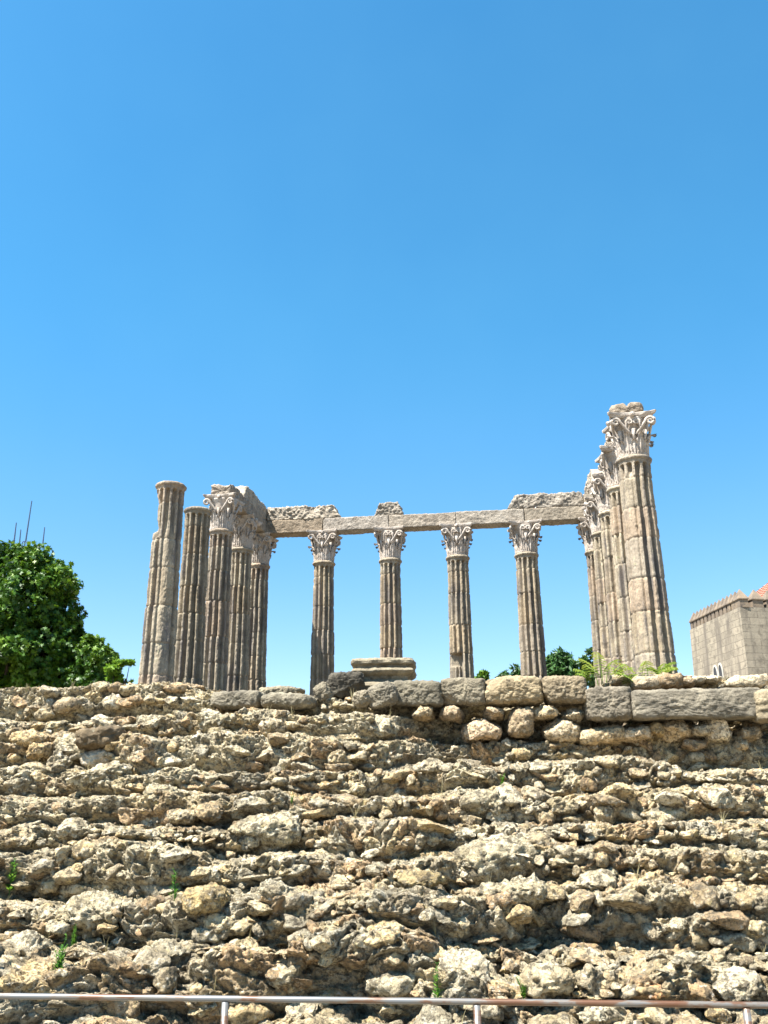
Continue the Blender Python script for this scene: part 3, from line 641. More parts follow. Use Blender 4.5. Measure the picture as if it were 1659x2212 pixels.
def shaft_mesh(rt, seed, phase, wear=1.0, cut=None, worn=None):
    """fluted shaft of drums, r at the top rt, height SHH; cut(th,z)->inward offset, worn(th,z)->0..1 flutes erased"""
    rn = np.random.RandomState(seed); NA, NZ = 216, 330
    th = np.arange(NA) * 2 * math.pi / NA; z = np.concatenate([np.linspace(0, SHH - .42, NZ - 60, endpoint=False), np.linspace(SHH - .42, SHH, 60)])
    T, Zg = np.meshgrid(th, z)
    t = (SHH - Zg) / 5.7; R = rt * (1 + .20 * np.clip(t, 0, 1.3) ** 1.35)
    pos = np.stack([R * np.cos(T), R * np.sin(T), Zg], -1) + seed * 11.3
    # drums
    js = [SHH - .62]
    while js[-1] > .8: js.append(js[-1] - rn.uniform(.82, 1.22))
    js = np.array(sorted(js)); drum = np.searchsorted(js, Zg)
    dphi = (rn.uniform(-1, 1, len(js) + 2) * .05)[drum]; dr = (rn.uniform(-1, 1, len(js) + 2) * .010)[drum]
    # flutes
    pit = 2 * math.pi / 12; a = ((T - phase - dphi) / pit) % 1.0 - .5; hw = .34
    wob = .02 * fbm(pos, 3.0, 2, seed); ztop = SHH - .20
    x = np.abs(a) / (hw + wob * .6); arc_h = R * pit * hw
    v = np.clip((Zg - (ztop - arc_h)) / arc_h, 0, 9); rr = np.sqrt(x ** 2 + v ** 2)
    prof = np.sqrt(np.clip(1 - np.clip(rr, 0, 1) ** 2.6, 0, 1)); fl = .140 * (rt / .4) * prof
    if worn is not None: fl = fl * (1 - worn(T, Zg))
    ero = np.clip(.5 + fbm(pos + 7, 1.3, 3, seed + 3), 0, 1)
    fill = prof < .05
    R = R - fl + dr
    R = R + wear * (.004 * fbm(pos, 7, 3, seed + 1) + .006 * fbm(pos, 24, 3, seed + 2, .65)) - np.where(fill, .012 * ero * np.clip(fbm(pos + 5, 9, 3, seed + 8) + .3, 0, 1), 0)
    R = R - .04 * np.clip(fbm(pos + 2, 3.2, 3, seed + 6) - .62, 0, 1) * wear          # chips
    jd = np.min(np.abs(Zg[..., None] - (js[None, None, :] + .012 * fbm(pos, 4, 2, seed + 4)[..., None])), -1)
    R = R - .022 * np.exp(-(jd / .016) ** 2) - .008 * np.exp(-(jd / .05) ** 2)
    # astragal at the very top
    za = Zg - (SHH - .065); R = R + .045 * np.sqrt(np.clip(1 - (za / .055) ** 2, 0, 1)) + np.where(Zg > SHH - .19, .012 * np.clip((Zg - SHH + .19) / .05, 0, 1), 0)
    if cut is not None: R = np.maximum(.05, R - cut(T, Zg))
    V = np.stack([R * np.cos(T), R * np.sin(T), Zg], -1)
    tint = np.array([[.50, .48, .45], [.54, .50, .44], [.46, .44, .43], [.52, .46, .42], [.44, .41, .38], [.56, .54, .50], [.50, .45, .385]])[rn.randint(0, 7, len(js) + 2)][drum]
    ii = np.arange(NZ * NA).reshape(NZ, NA); nx = np.roll(ii, -1, 1)
    F = np.stack([ii[:-1], nx[:-1], nx[1:], ii[1:]], -1).reshape(-1, 4)
    V = V.reshape(-1, 3); c = len(V)
    ring = V[-NA:]; rings = [V]
    fs = [F]
    for q, sc in enumerate((.8, .5, .02)):
        rg = ring * np.array([sc, sc, 1]) + np.array([0, 0, .012 + .012 * q]) + np.stack([0 * ring[:, 0], 0 * ring[:, 0], .02 * fbm(ring * sc + seed, 5, 2, seed)], 1); rings.append(rg)
        a0 = c - NA + q * NA; o = np.arange(NA); p = (o + 1) % NA
        fs.append(np.stack([a0 + o, a0 + p, a0 + NA + p, a0 + NA + o], 1))
    V = np.concatenate(rings); tint = np.concatenate([tint.reshape(-1, 3), np.tile([.55, .53, .5], (3 * NA, 1))])
    return V, np.concatenate(fs), tint

def capital(parent, seed, sc=1.0, z0=SHH, damage=0.0):
    rn = np.random.RandomState(seed)
    rb = lambda z: np.interp(z, [0, .3, .6, .9, 1.03, 1.06], [.345, .355, .385, .44, .50, .50])
    ck = MB()
    # bell with a broken joint half way
    na = 64; zs = np.linspace(0, 1.06, 30); V = []
    for z in zs: V += [[rb(z) * math.cos(a), rb(z) * math.sin(a), z] for a in np.arange(na) * 2 * math.pi / na]
    F = [(i * na + j, i * na + (j + 1) % na, (i + 1) * na + (j + 1) % na, (i + 1) * na + j) for i in range(len(zs) - 1) for j in range(na)]
    F.append(tuple(range((len(zs) - 1) * na, len(zs) * na)))
    ck.add(V, F, (.5, .5, .5))
    def leaf(th0, h, wid, out, curl, lift):
        nv, nw = 26, 17; v = np.linspace(0, 1, nv)[:, None]; w = np.linspace(-1, 1, nw)[None, :]
        s = v * (h + curl * 1.2); up = np.minimum(s, h)
        q = np.clip((s - h * .80) / (curl * 1.2 + h * .20), 0, 1); ang = q * math.radians(125)
        rc = (curl * 1.2 + h * .2) / math.radians(125)
        zz_ = np.where(q > 0, h * .80 + rc * np.sin(ang), s)
        ra = rb(zz_) + .022 + lift * v + out * v ** 2 * .5 + np.where(q > 0, rc * (1 - np.cos(ang)), 0)
        # acanthus outline: lobes that bite into the edge
        lob = 1 - .26 * np.abs(np.sin(v * math.pi * 3.5)) ** 3
        W_ = .5 * wid * (np.sin(np.clip(v * .9 + .22, 0, 1) * math.pi) ** .35) * lob * np.where(v > .8, 1 - .75 * (v - .8) / .2, 1)
        a = th0 + w * W_ / ra
        rel = .022 * np.cos(w * math.pi * 3) * (1 - .4 * v) + .02 * (1 - np.abs(w)) - .02 * np.abs(w) ** 2
        ra = ra + rel + 0 * w
        zz2 = zz_ + .03 * np.abs(w) * np.cos(v * 22) * v - .05 * np.abs(w) ** 2 * v
        G = np.stack([ra * np.cos(a), ra * np.sin(a), zz2 + 0 * w], -1)
        Nn2 = np.stack([np.cos(a), np.sin(a), 0 * a], -1)
        ck.shell(G, Nn2, .035, (.5, .5, .5))
    for k in range(8):
        broke = rn.rand() < .25 + damage
        leaf(k * math.pi / 4 + math.pi / 8 * 0, .44, .34, .02, .07 if not broke else .012, .02)
    for k in range(8):
        broke = rn.rand() < .12 + damage
        leaf(k * math.pi / 4 + math.pi / 8, .66, .30, .07, .075 if not broke else .02, .045)
    # calyx stems
    for k in range(8):
        a = k * math.pi / 4; p0 = np.array([.38 * math.cos(a), .38 * math.sin(a), .35]); p1 = np.array([.45 * math.cos(a), .45 * math.sin(a), .72])
        ck.tube([p0, (p0 + p1) / 2 + np.array([0, 0, 0]), p1], [.035, .04, .055], 8)
    def warp(V):
        V = V.copy(); n = V * np.array([1, 1, .0]); n /= np.linalg.norm(n, axis=1)[:, None] + 1e-6
        return (V + n * (.010 * fbm(V + seed, 6, 3, seed) + .006 * fbm(V + seed, 24, 2, seed))[:, None]) * np.array([sc, sc, 1])
    cap = ck.build('capital', M['marble'], parent, True, warp, loc=(0, 0, z0))
    # abacus
    ab = MB(); pts = []
    H = .655
    for e in range(4):
        for t in np.linspace(-1, 1, 15):
            y = -(H - .02) + .135 * (1 - t * t) ** 1.0; x = t * (H - .065)
            ca, sa = math.cos(e * math.pi / 2), math.sin(e * math.pi / 2); pts.append((x * ca - y * sa, x * sa + y * ca))
    pts = np.array(pts); m = len(pts)
    lay = [(1.045, .86), (1.06, .90), (1.095, .93), (1.105, .975), (1.165, 1.0), (1.185, .99)]
    V = np.concatenate([np.c_[pts * k, np.full(m, z)] for z, k in lay]); F = []
    for i in range(len(lay) - 1):
        for j in range(m): F.append((i * m + j, i * m + (j + 1) % m, (i + 1) * m + (j + 1) % m, (i + 1) * m + j))
    F.append(tuple(range(m))[::-1]); F.append(tuple(range((len(lay) - 1) * m, len(lay) * m)))
    ab.add(V, F)
    for e in range(4):
        if rn.rand() < .3: continue
        a = e * math.pi / 2 - math.pi / 2; d = np.array([math.cos(a), math.sin(a), 0]); Vr, Fr = rock((.15, .15, .15), seed + e, 2.2, 2, .25, .05, 2)
        ab.add(Vr + d * .53 + np.array([0, 0, 1.11]), Fr)
    def warpa(V):
        n = V * np.array([1, 1, 0]); n /= np.linalg.norm(n, axis=1)[:, None] + 1e-6
        bite = .10 * np.clip(fbm(V + seed * 3.1, 2.3, 2, seed + 2) - .35, 0, 1)
        return (V - n * bite[:, None] + .008 * fbm(V + seed, 9, 2, seed)[:, None]) * np.array([sc, sc, 1])
    ab.build('abacus', M['marble'], cap, False, warpa)
    # corner volutes and inner helices
    def scroll(ex, sx, kind):
        ca, sa = math.cos(ex), math.sin(ex)
        if kind == 'v':
            P = [(.06, .56), (.13, .66), (.22, .78), (.31, .90)]; cxy = (.435, .905); r0, turns, n = .115, 1.6, 34; start = math.pi * .93
        else:
            P = [(.16, .58), (.17, .68), (.175, .78), (.165, .86)]; cxy = (.088, .90); r0, turns, n = .085, 1.4, 26; start = 0.05
        pts2 = list(P); dirn = -1 if kind == 'v' else 1
        for q in range(n):
            f = q / (n - 1); a = start + dirn * f * turns * 2 * math.pi; r = r0 * (1 - .80 * f); pts2.append((cxy[0] + r * math.cos(a), cxy[1] + r * math.sin(a)))
        out = []
        for i, (x, z) in enumerate(pts2):
            y = np.interp(x, [0, .2, .45, .6], [.475, .47, .515, .56]) if kind == 'v' else .50
            if i < 3: y = [.44, .45, .47][i] if kind == 'v' else [.43, .45, .47][i]
            xx, yy = sx * x, -y
            out.append((xx * ca - yy * sa, xx * sa + yy * ca, z))
        rad = np.concatenate([np.linspace(.03, .042, len(P)), np.linspace(.045, .022, n)])
        return out, rad
    for e in range(4):
        mbv = MB()
        for ex, sx in ((e * math.pi / 2, 1), (e * math.pi / 2 + math.pi / 2, -1)):
            if rn.rand() < .16 + damage: continue
            p, r = scroll(ex, sx, 'v'); mbv.tube(np.array(p) * np.array([sc, sc, 1]), r, 7)
        if mbv.n: mbv.build('volute', M['marble'], cap, True)
        mbh = MB()
        for sx in (-1, 1):
            if rn.rand() < .2 + damage: continue
            p, r = scroll(e * math.pi / 2, sx, 'h'); mbh.tube(np.array(p) * np.array([sc, sc, 1]), r * .8, 7)
        if mbh.n: mbh.build('helix', M['marble'], cap, True)
    return cap

def smooth01(x, a, b):
    t = np.clip((x - a) / (b - a), 0, 1); return t * t * (3 - 2 * t)
def angd(T, a): return np.abs((T - a + math.pi) % (2 * math.pi) - math.pi)
def cutL1(T, Z):     # left flank broken away below the top drum
    zr = Z - (SHH - 1.60) + .10 * np.sin(T * 5); edge = .085 * smooth01(zr, .0, .10) * (1 - .8 * smooth01(zr, 1.1, 1.3)) + .06 * np.exp(-((zr - .20) / .20) ** 2)
    return edge * 1.1 * (1 - smooth01(angd(T, math.radians(200)), .75, 1.15))
def wornL1(T, Z): return (1 - smooth01(angd(T, math.radians(305)), .3, .75)) * (1 - smooth01(Z, SHH - 1.9, SHH - 1.1)) * .9
def cutB3(T, Z):     # deep notch low on the left front
    zc = ZN - .0; d = np.abs(Z - zc); a = angd(T, math.radians(238))
    return .42 * (1 - smooth01(d, .14, .26)) * (1 - smooth01(a, .60, .85)) + .13 * (1 - smooth01(a, .6, .85)) * (1 - smooth01(Z, zc - .05, zc + .1))
ZN = at_y(975, 1424, posn['B3'][1] - .4)[2] - ZBASE
def wornR1(T, Z): return (1 - smooth01(angd(T, math.radians(228)), .25, .55)) * .9 * (1 - smooth01(Z, SHH - .7, SHH - .4))
GCOL = 'fluted columns of the ruined temple'
cols = [
    ('L1', .394, False, 'fluted column without capital, taller plain topped shaft at the far left, broken on one side'),
    ('L2', .392, False, 'dark fluted column without capital, second from the left of the row'),
    ('L3', .385, True, 'third column from the left, with a capital under the broken end of a beam'),
    ('L4', .385, True, 'fourth column from the left, its ornate capital under the left side beam'),
    ('L5', .390, True, 'left rear corner column, fifth from the left, holding two meeting beams'),
    ('B1', .396, True, 'rear column with carved capital right of the left corner group'),
    ('B2', .395, True, 'rear column standing above the moulded block, under the small trapezoid stone'),
    ('B3', .402, True, 'rear column with a deep notch broken out near its foot'),
    ('B4', .415, True, 'rear column under the left end of the raised right hand stone beam'),
    ('R5', .398, True, 'right rear corner column, mostly hidden, at the right end of the rear beam'),
    ('R4', .40, True, 'right side column next to the rear corner, farthest but one from the viewer'),
    ('R3', .40, True, 'middle column of the right side row, partly hidden'),
    ('R2', .405, True, 'right side column directly behind the tallest looking front column'),
    ('R1', .425, True, 'nearest and tallest looking column at the far right, with a rough stone on top'),
]
COLZ = {}
for i, (k, rt, hascap, lab) in enumerate(cols):
    x, y = posn[k]; root = empty('temple_column', (x, y, ZBASE), TH)
    tag(root, lab, 'column', GCOL)
    rn = np.random.RandomState(600 + i)
    V, F, ti = shaft_mesh(rt, 500 + i, math.pi / 12 * (i % 2) + rn.uniform(-.05, .05), 1.0, {'L1': cutL1, 'B3': cutB3}.get(k), {'L1': wornL1, 'R1': wornR1}.get(k))
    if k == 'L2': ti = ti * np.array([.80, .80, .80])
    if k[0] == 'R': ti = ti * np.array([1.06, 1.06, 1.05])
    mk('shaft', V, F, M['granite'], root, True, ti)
    if hascap: capital(root, 700 + i, rt / .40, SHH + .005, .0 if k in ('R1', 'B1') else .12)

# ------------------------------------------------------------------ architrave and frieze blocks
def beam(name, label, P, Q, z0, hgt, thick, seed, slL=0.0, slR=0.0, rough=.012, tint=(.5, .5, .5), group='stone beams on the columns', bite=None):
    """rough hewn block from P to Q (plan), sloped ends slL / slR = how far the top is shorter"""
    P = np.array(P, float); Q = np.array(Q, float); L = np.linalg.norm(Q - P); ang = math.atan2(*(Q - P)[::-1])
    nx, nyz = max(24, int(L / .035)), 18
    xs = np.linspace(0, 1, nx); per = []
    m = 20
    for e in range(4):
        for t in np.linspace(-1, 1, m, endpoint=False): per.append({0: (t, -1), 1: (1, t), 2: (-t, 1), 3: (-1, -t)}[e])
    per = np.array(per); per = per / (np.abs(per) ** 30).sum(1)[:, None] ** (1 / 30); M_ = len(per)
    V = []
    for x in xs:
        zf = (per[:, 1] + 1) / 2
        X = x * L; X = X + (1 - 2 * x) * 0 + slL * zf * (1 - x) - slR * zf * x
        V.append(np.stack([X, per[:, 0] * thick / 2, zf * hgt], 1))
    V = np.concatenate(V); F = []
    for i in range(nx - 1):
        for j in range(M_): F.append((i * M_ + j, (i + 1) * M_ + j, (i + 1) * M_ + (j + 1) % M_, i * M_ + (j + 1) % M_))
    # closed ends with inner rings
    for end in (0, nx - 1):
        ring0 = end * M_; prev = list(range(ring0, ring0 + M_)); R0 = V[ring0:ring0 + M_]; c = R0.mean(0)
        for sc in (.75, .45, .05):
            R = c + (R0 - c) * sc; b = len(V); V = np.concatenate([V, R]); cur = list(range(b, b + M_))
            for j in range(M_):
                q = (prev[j], cur[j], cur[(j + 1) % M_], prev[(j + 1) % M_]); F.append(q if end else q[::-1])
            prev = cur
    c = np.array([L / 2, 0, hgt / 2]); d = (V - c) / np.array([L / 2, thick / 2, hgt / 2]); k = np.abs(d) ** 6 * np.sign(d); nrm = k / (np.linalg.norm(k, axis=1)[:, None] + 1e-6)
    hh = rough * fbm(V + seed * 3.7, 2.2, 3, seed) * 1.6 + rough * 1.3 * fbm(V + seed, 11, 3, seed + 1, .7)
    V = V + nrm * hh[:, None]
    if bite is not None: V = bite(V, L)
    o = mk(name, V, np.array([f for f in F]), M['arch'], None, True, tint, loc=(P[0], P[1], z0), rot=(0, 0, ang))
    return tag(o, label, 'stone beam', group)
ZA = ZTOP + 1.19; HA = .53
row_ = ['L5', 'B1', 'B2', 'B3', 'B4', 'R5']
ctr = {k: posn[k] for k in posn}
labs = ['lower rear beam from the left corner column to the next, with a dark joint', 'lower rear beam carrying the left side of the trapezoid stone', 'lower rear beam running right from under the trapezoid stone', 'lower rear beam above the notched column, right of the middle', 'lower rear beam between the right hand rear column and the right corner']
g = .012
for i in range(5):
    a, b = ctr[row_[i]], ctr[row_[i + 1]]
    if i == 0: a = a + e_ * .34
    a2, b2 = a + e_ * (g if i else 0), b - e_ * g
    if i == 4: b2 = b + e_ * .36
    beam('architrave_block', labs[i], a2, b2, ZA + (.0, .008, .015, .0, .012)[i], HA + (0, .01, -.01, .02, 0)[i], .66, 900 + i, tint=[(.46, .40, .33), (.56, .54, .52), (.54, .51, .47), (.55, .53, .50), (.49, .46, .41)][i], rough=.009)
def on_back(px, py=1115, off=-.33):     # a surveyed x on the rear beam's front face -> plan point on its axis
    r = ray(px, py); A = L5 - nR * off * 0; n = nR; # plane through axis shifted to the viewer
    p0 = L5 + nR * .33; t = (n @ p0) / (n @ r[:2]); q = r[:2] * t; return q - nR * .33
ZU = ZA + HA + .03
beam('frieze_block', 'upper pale beam stone lying on the rear beam at its left end', on_back(577), on_back(734), ZU, .52, .62, 921, 0.0, .28, .03, (.66, .62, .56))
beam('frieze_block', 'small trapezoid stone standing alone on the middle of the rear beam', on_back(807), on_back(871), ZU, .50, .55, 922, .24, .22, .03, (.50, .48, .45))
beam('frieze_block', 'upper beam stone with slanted left end on the right of the rear beam', on_back(1096), on_back(1262), ZU, .56, .62, 923, .34, 0.0, .022, (.52, .50, .47))
# left side: beam along L5-L4-L3, upper block with a slanted front end
def biteL(V, L):
    V = V.copy(); t = np.clip((V[:, 0] - (L - .5)) / .5, 0, 1); V[:, 2] -= .12 * t * (V[:, 2] / HA) * (1 + .5 * np.sin(V[:, 1] * 9)); return V
beam('architrave_block', 'shaded side beam between left corner column and its neighbour', posn['L5'] + nL * (-.34), posn['L4'] - nL * g, ZA, HA, .66, 931, tint=(.50, .47, .43))
beam('architrave_block', 'side beam with a rough broken front end above the third column from left', posn['L4'] + nL * g, posn['L3'] + nL * .32, ZA, HA - .02, .70, 932, tint=(.54, .50, .46), bite=biteL, rough=.025)
beam('frieze_block', 'upper side stone with bright slanted front end above the left side beam', posn['L5'] - nL * .30, posn['L4'] + nL * .95, ZU, .56, .60, 933, 0, .42, .015, (.66, .62, .56))
# right side
beam('architrave_block', 'right side beam joining the corner column and the next one forward', posn['R5'] - nR * (-.36), posn['R4'] + nR * .9, ZA, HA, .66, 941, tint=(.58, .55, .50))
beam('frieze_block', 'upper right side stone with sloping front end rising behind the capitals', posn['R5'] + nR * (-.3), posn['R4'] + nR * .75, ZU, .56, .62, 942, 0, .40, .02, (.64, .60, .54))
beam('architrave_block', 'short stone stub on the capital behind the nearest column', posn['R2'] - nR * .42, posn['R2'] + nR * .20, ZA, .48, .60, 943, .05, .10, .03, (.62, .58, .52))
# stone on top of the nearest capital
c, s = boxed(1323, 873, 1391, 901, posn['R1'][1] - .3, .7)
V, F = rock(s * np.array([1, 1, 1.06]), 951, 5, 5, .10, .06, 4, (0, -.03, 0))
V[:, 2] -= .07 * np.exp(-((V[:, 0] + .02) / .05) ** 2) * (V[:, 2] > 0) - .05 * (V[:, 0] > .05) * (V[:, 2] > 0)
tag(mk('broken_block', V + np.array([0, 0, s[2] / 2]), F, M['arch'], None, True, (.48, .43, .37), loc=(posn['R1'][0] - .05, posn['R1'][1], ZA - .01), rot=(0, 0, TH)), 'rough broken brown stone on top of the nearest right column', 'stone block')

# ------------------------------------------------------------------ trees
def leaf_cloud(blobs, n, size, seed, shape='star', surf=.55):
    """leaf sized faces through the volume of several uneven clumps"""
    rn = np.random.RandomState(seed); vol = np.array([b[3] * b[4] * b[5] for b in blobs]) ** .75; pr = vol / vol.sum()
    bi = rn.choice(len(blobs), n, p=pr); B = np.array(blobs)[bi]
    d = rn.normal(size=(n, 3)); d /= np.linalg.norm(d, axis=1)[:, None]
    r = np.where(rn.rand(n) < surf, 1 - np.abs(rn.normal(0, .12, n)), rn.rand(n) ** .5)
    lump = 1 + .42 * fbm(d * 1.7 + bi[:, None] * 3.1, 1.3, 3, seed)
    c = B[:, :3] + d * B[:, 3:6] * (.93 * r * lump)[:, None]
    # twig level clustering
    keep = fbm(c, 1.9 / max(.25, size * 4), 3, seed + 3) > -.20; c = c[keep]; d = d[keep]; n = len(c)
    nr = d * .5 + rn.normal(size=(n, 3)) * .7 + np.array([0, 0, .55]); nr /= np.linalg.norm(nr, axis=1)[:, None]
    t = np.cross(nr, rn.normal(size=(n, 3))); t /= np.linalg.norm(t, axis=1)[:, None]; b = np.cross(nr, t)
    sz = size * rn.uniform(.55, 1.25, n)
    if shape == 'star':
        pat = [(0, -.5), (.18, -.2), (.55, -.25), (.3, .05), (.48, .42), (.15, .28), (0, .62), (-.15, .28), (-.48, .42), (-.3, .05), (-.55, -.25), (-.18, -.2)]
    else:
        pat = [(0, -.6), (.2, -.1), (.12, .4), (0, .65), (-.12, .4), (-.2, -.1)]
    k = len(pat); V = np.concatenate([c[:, None, :] + sz[:, None, None] * (np.array([p[0] for p in pat])[None, :, None] * t[:, None, :] + np.array([p[1] for p in pat])[None, :, None] * b[:, None, :]
         - .12 * np.array([abs(p[0]) + abs(p[1]) for p in pat])[None, :, None] * nr[:, None, :])]).reshape(-1, 3)
    F = np.arange(n * k).reshape(n, k)
    ti = np.repeat(np.clip(.5 + .22 * rn.normal(size=n) + .25 * fbm(c, .9, 2, seed + 7), 0, 1), k)
    return V, F, np.stack([ti, ti, ti], 1)

def tree(name, label, cat, base, blobs, n, size, seed, mat, shape='star', trunk_r=.2, group=None):
    base = np.array(base, float); root = empty(name, base); tag(root, label, cat, group)
    bl = [tuple(np.array(b[:3]) - base) + tuple(b[3:]) for b in blobs]
    V, F, ti = leaf_cloud(bl, n, size, seed, shape); mk('crown', V, F, mat, root, False, ti)
    tk = MB(); top = max(bl, key=lambda b: b[2]); mid = np.array([np.mean([b[0] for b in bl]) * .6, np.mean([b[1] for b in bl]) * .6, min(b[2] for b in bl) * .8])
    tk.tube([(0, 0, 0), mid * .5 + np.array([.08, 0, 0]), mid, mid * .3 + .7 * np.array(top[:3])], [trunk_r * 1.3, trunk_r, trunk_r * .8, trunk_r * .3], 10)
    for b in bl:
        p = np.array(b[:3]); q = mid * .75
        tk.tube([q, q * .5 + p * .5 + np.array([0, 0, -.15 * b[5]]), p], [trunk_r * .45, trunk_r * .3, trunk_r * .08], 6)
    tk.build('trunk', M['bark'], root, True)
    return root
def blob(px, py, rpx, y, dy=0, flat=1.0):
    p = at_y(px, py, y + dy); r = rpx * (y / math.cos(.1)) / FPX; return (p[0], p[1], p[2], r, r * 1.05, r * flat)
YT = 28.0
big = [blob(30, 1215, 42, YT), blob(72, 1222, 44, YT, -.5), blob(-30, 1240, 70, YT), blob(115, 1262, 52, YT, -.3), blob(140, 1268, 36, YT, .4), blob(60, 1290, 80, YT, -.8), blob(-40, 1330, 90, YT), blob(128, 1335, 44, YT, -.6), blob(100, 1380, 68, YT, -.4), blob(20, 1400, 90, YT, -1.0), blob(150, 1400, 36, YT), blob(-40, 1450, 90, YT), blob(90, 1460, 80, YT, -.5), blob(150, 1462, 45, YT, .3), blob(172, 1375, 16, YT), blob(176, 1410, 26, YT, -.2), blob(160, 1345, 18, YT), blob(-110, 1300, 80, YT, .6)]
tree('plane_tree', 'big dense dark green broadleaf tree filling the left edge', 'tree', (at_y(-20, 1450, YT)[0], YT, 0), big, 88000, .165, 3, M['leaf'], 'star', .35)
sec = [blob(196, 1402, 26, 27.0), blob(222, 1425, 28, 27.0, -.3), blob(190, 1440, 36, 27.0, .2), blob(228, 1462, 30, 27.0), blob(205, 1480, 36, 27.0, -.2), blob(170, 1470, 34, 27.0), blob(240, 1420, 14, 27.0)]
tree('broadleaf_tree', 'smaller bright green tree between the big dark tree and the feathery tree', 'tree', (at_y(200, 1450, 27.0)[0], 27.0, 0), sec, 15000, .15, 4, M['leaf'], 'star', .16)
yel = [blob(262, 1432, 15, 25.5, 0, .45), blob(281, 1430, 11, 25.5, .2, .4), blob(245, 1448, 17, 25.5, -.1, .6), blob(268, 1466, 17, 25.5, .1, .45), blob(248, 1474, 20, 25.5), blob(280, 1470, 8, 25.5, 0, .4)]
tree('acacia_tree', 'small yellow green feathery tree left of the leftmost column', 'tree', (at_y(250, 1460, 25.5)[0], 25.5, 0), yel, 2600, .15, 6, M['leaf_yellow'], 'oval', .09)
YF = 62.0; GT = 'trees behind the temple'
tree('distant_tree', 'tiny bright green tree top peeping left of the right hand rear column foot', 'tree', (at_y(1046, 1470, YF)[0], YF, 0), [blob(1046, 1462, 12, YF), blob(1038, 1470, 12, YF), blob(1056, 1472, 10, YF)], 1500, .38, 21, M['leaf'], 'oval', .15, GT)
tree('distant_tree', 'low green tree top just left of the right hand rear column', 'tree', (at_y(1108, 1470, YF)[0], YF, 0), [blob(1112, 1455, 16, YF), blob(1095, 1462, 14, YF), blob(1125, 1466, 22, YF), blob(1080, 1470, 10, YF)], 2400, .38, 22, M['leaf_far'], 'oval', .15, GT)
tree('distant_tree', 'dark rounded tree between the right hand rear column and the right row', 'tree', (at_y(1212, 1470, YF)[0], YF + 1, 0), [blob(1210, 1428, 22, YF, 1), blob(1190, 1440, 20, YF, 1), blob(1232, 1446, 18, YF, 1), blob(1212, 1455, 36, YF, 1), blob(1245, 1458, 16, YF, 1)], 5200, .40, 23, M['leaf_far'], 'oval', .2, GT)
tree('distant_tree', 'dark tree half hidden directly behind the right row of columns', 'tree', (at_y(1280, 1470, YF)[0], YF + 3, 0), [blob(1277, 1424, 20, YF, 3), blob(1262, 1440, 16, YF, 3), blob(1285, 1450, 34, YF, 3)], 4200, .40, 24, M['leaf_far'], 'oval', .2, GT)

# ------------------------------------------------------------------ antenna mast behind the big tree
YA = 60.0
ar = empty('antenna_mast', (at_y(55, 1180, YA)[0], YA, 0)); tag(ar, 'thin blue grey antenna mast with four whip aerials rising behind the big tree', 'antenna')
A0 = np.array(ar.location)
def ap(px, py): return at_y(px, py, YA) - A0
mb = MB(); q = ap(55.4, 1180); mb.tube([(q[0], 0, 0), (q[0], 0, q[2])], [.09, .07], 8); mb.build('mast', M['antenna'], ar)
mb = MB(); mb.tube([ap(29, 1176), ap(34, 1180), ap(48, 1184), ap(70, 1185), ap(91.5, 1181)], .045, 6)
for x in (48, 58.5): mb.tube([ap(x, 1184), ap(x + .3, 1172), ap((x + 53.3) / 2, 1169)], .04, 6)
mb.tube([ap(53.3, 1169), ap(53, 1184)], .06, 6); mb.build('bracket', M['antenna'], ar)
for a, b, r in (((29.5, 1176), (35.2, 1129), .040), ((40.8, 1183), (45, 1144), .038), ((55.2, 1170), (68.6, 1082), .040), ((91.5, 1182), (96.4, 1139), .038)):
    mb = MB(); mb.tube([ap(*a), (ap(*a) + ap(*b)) / 2, ap(*b)], [r * 1.6, r * 1.3, r], 6); mb.build('whip_aerial', M['antenna'], ar)

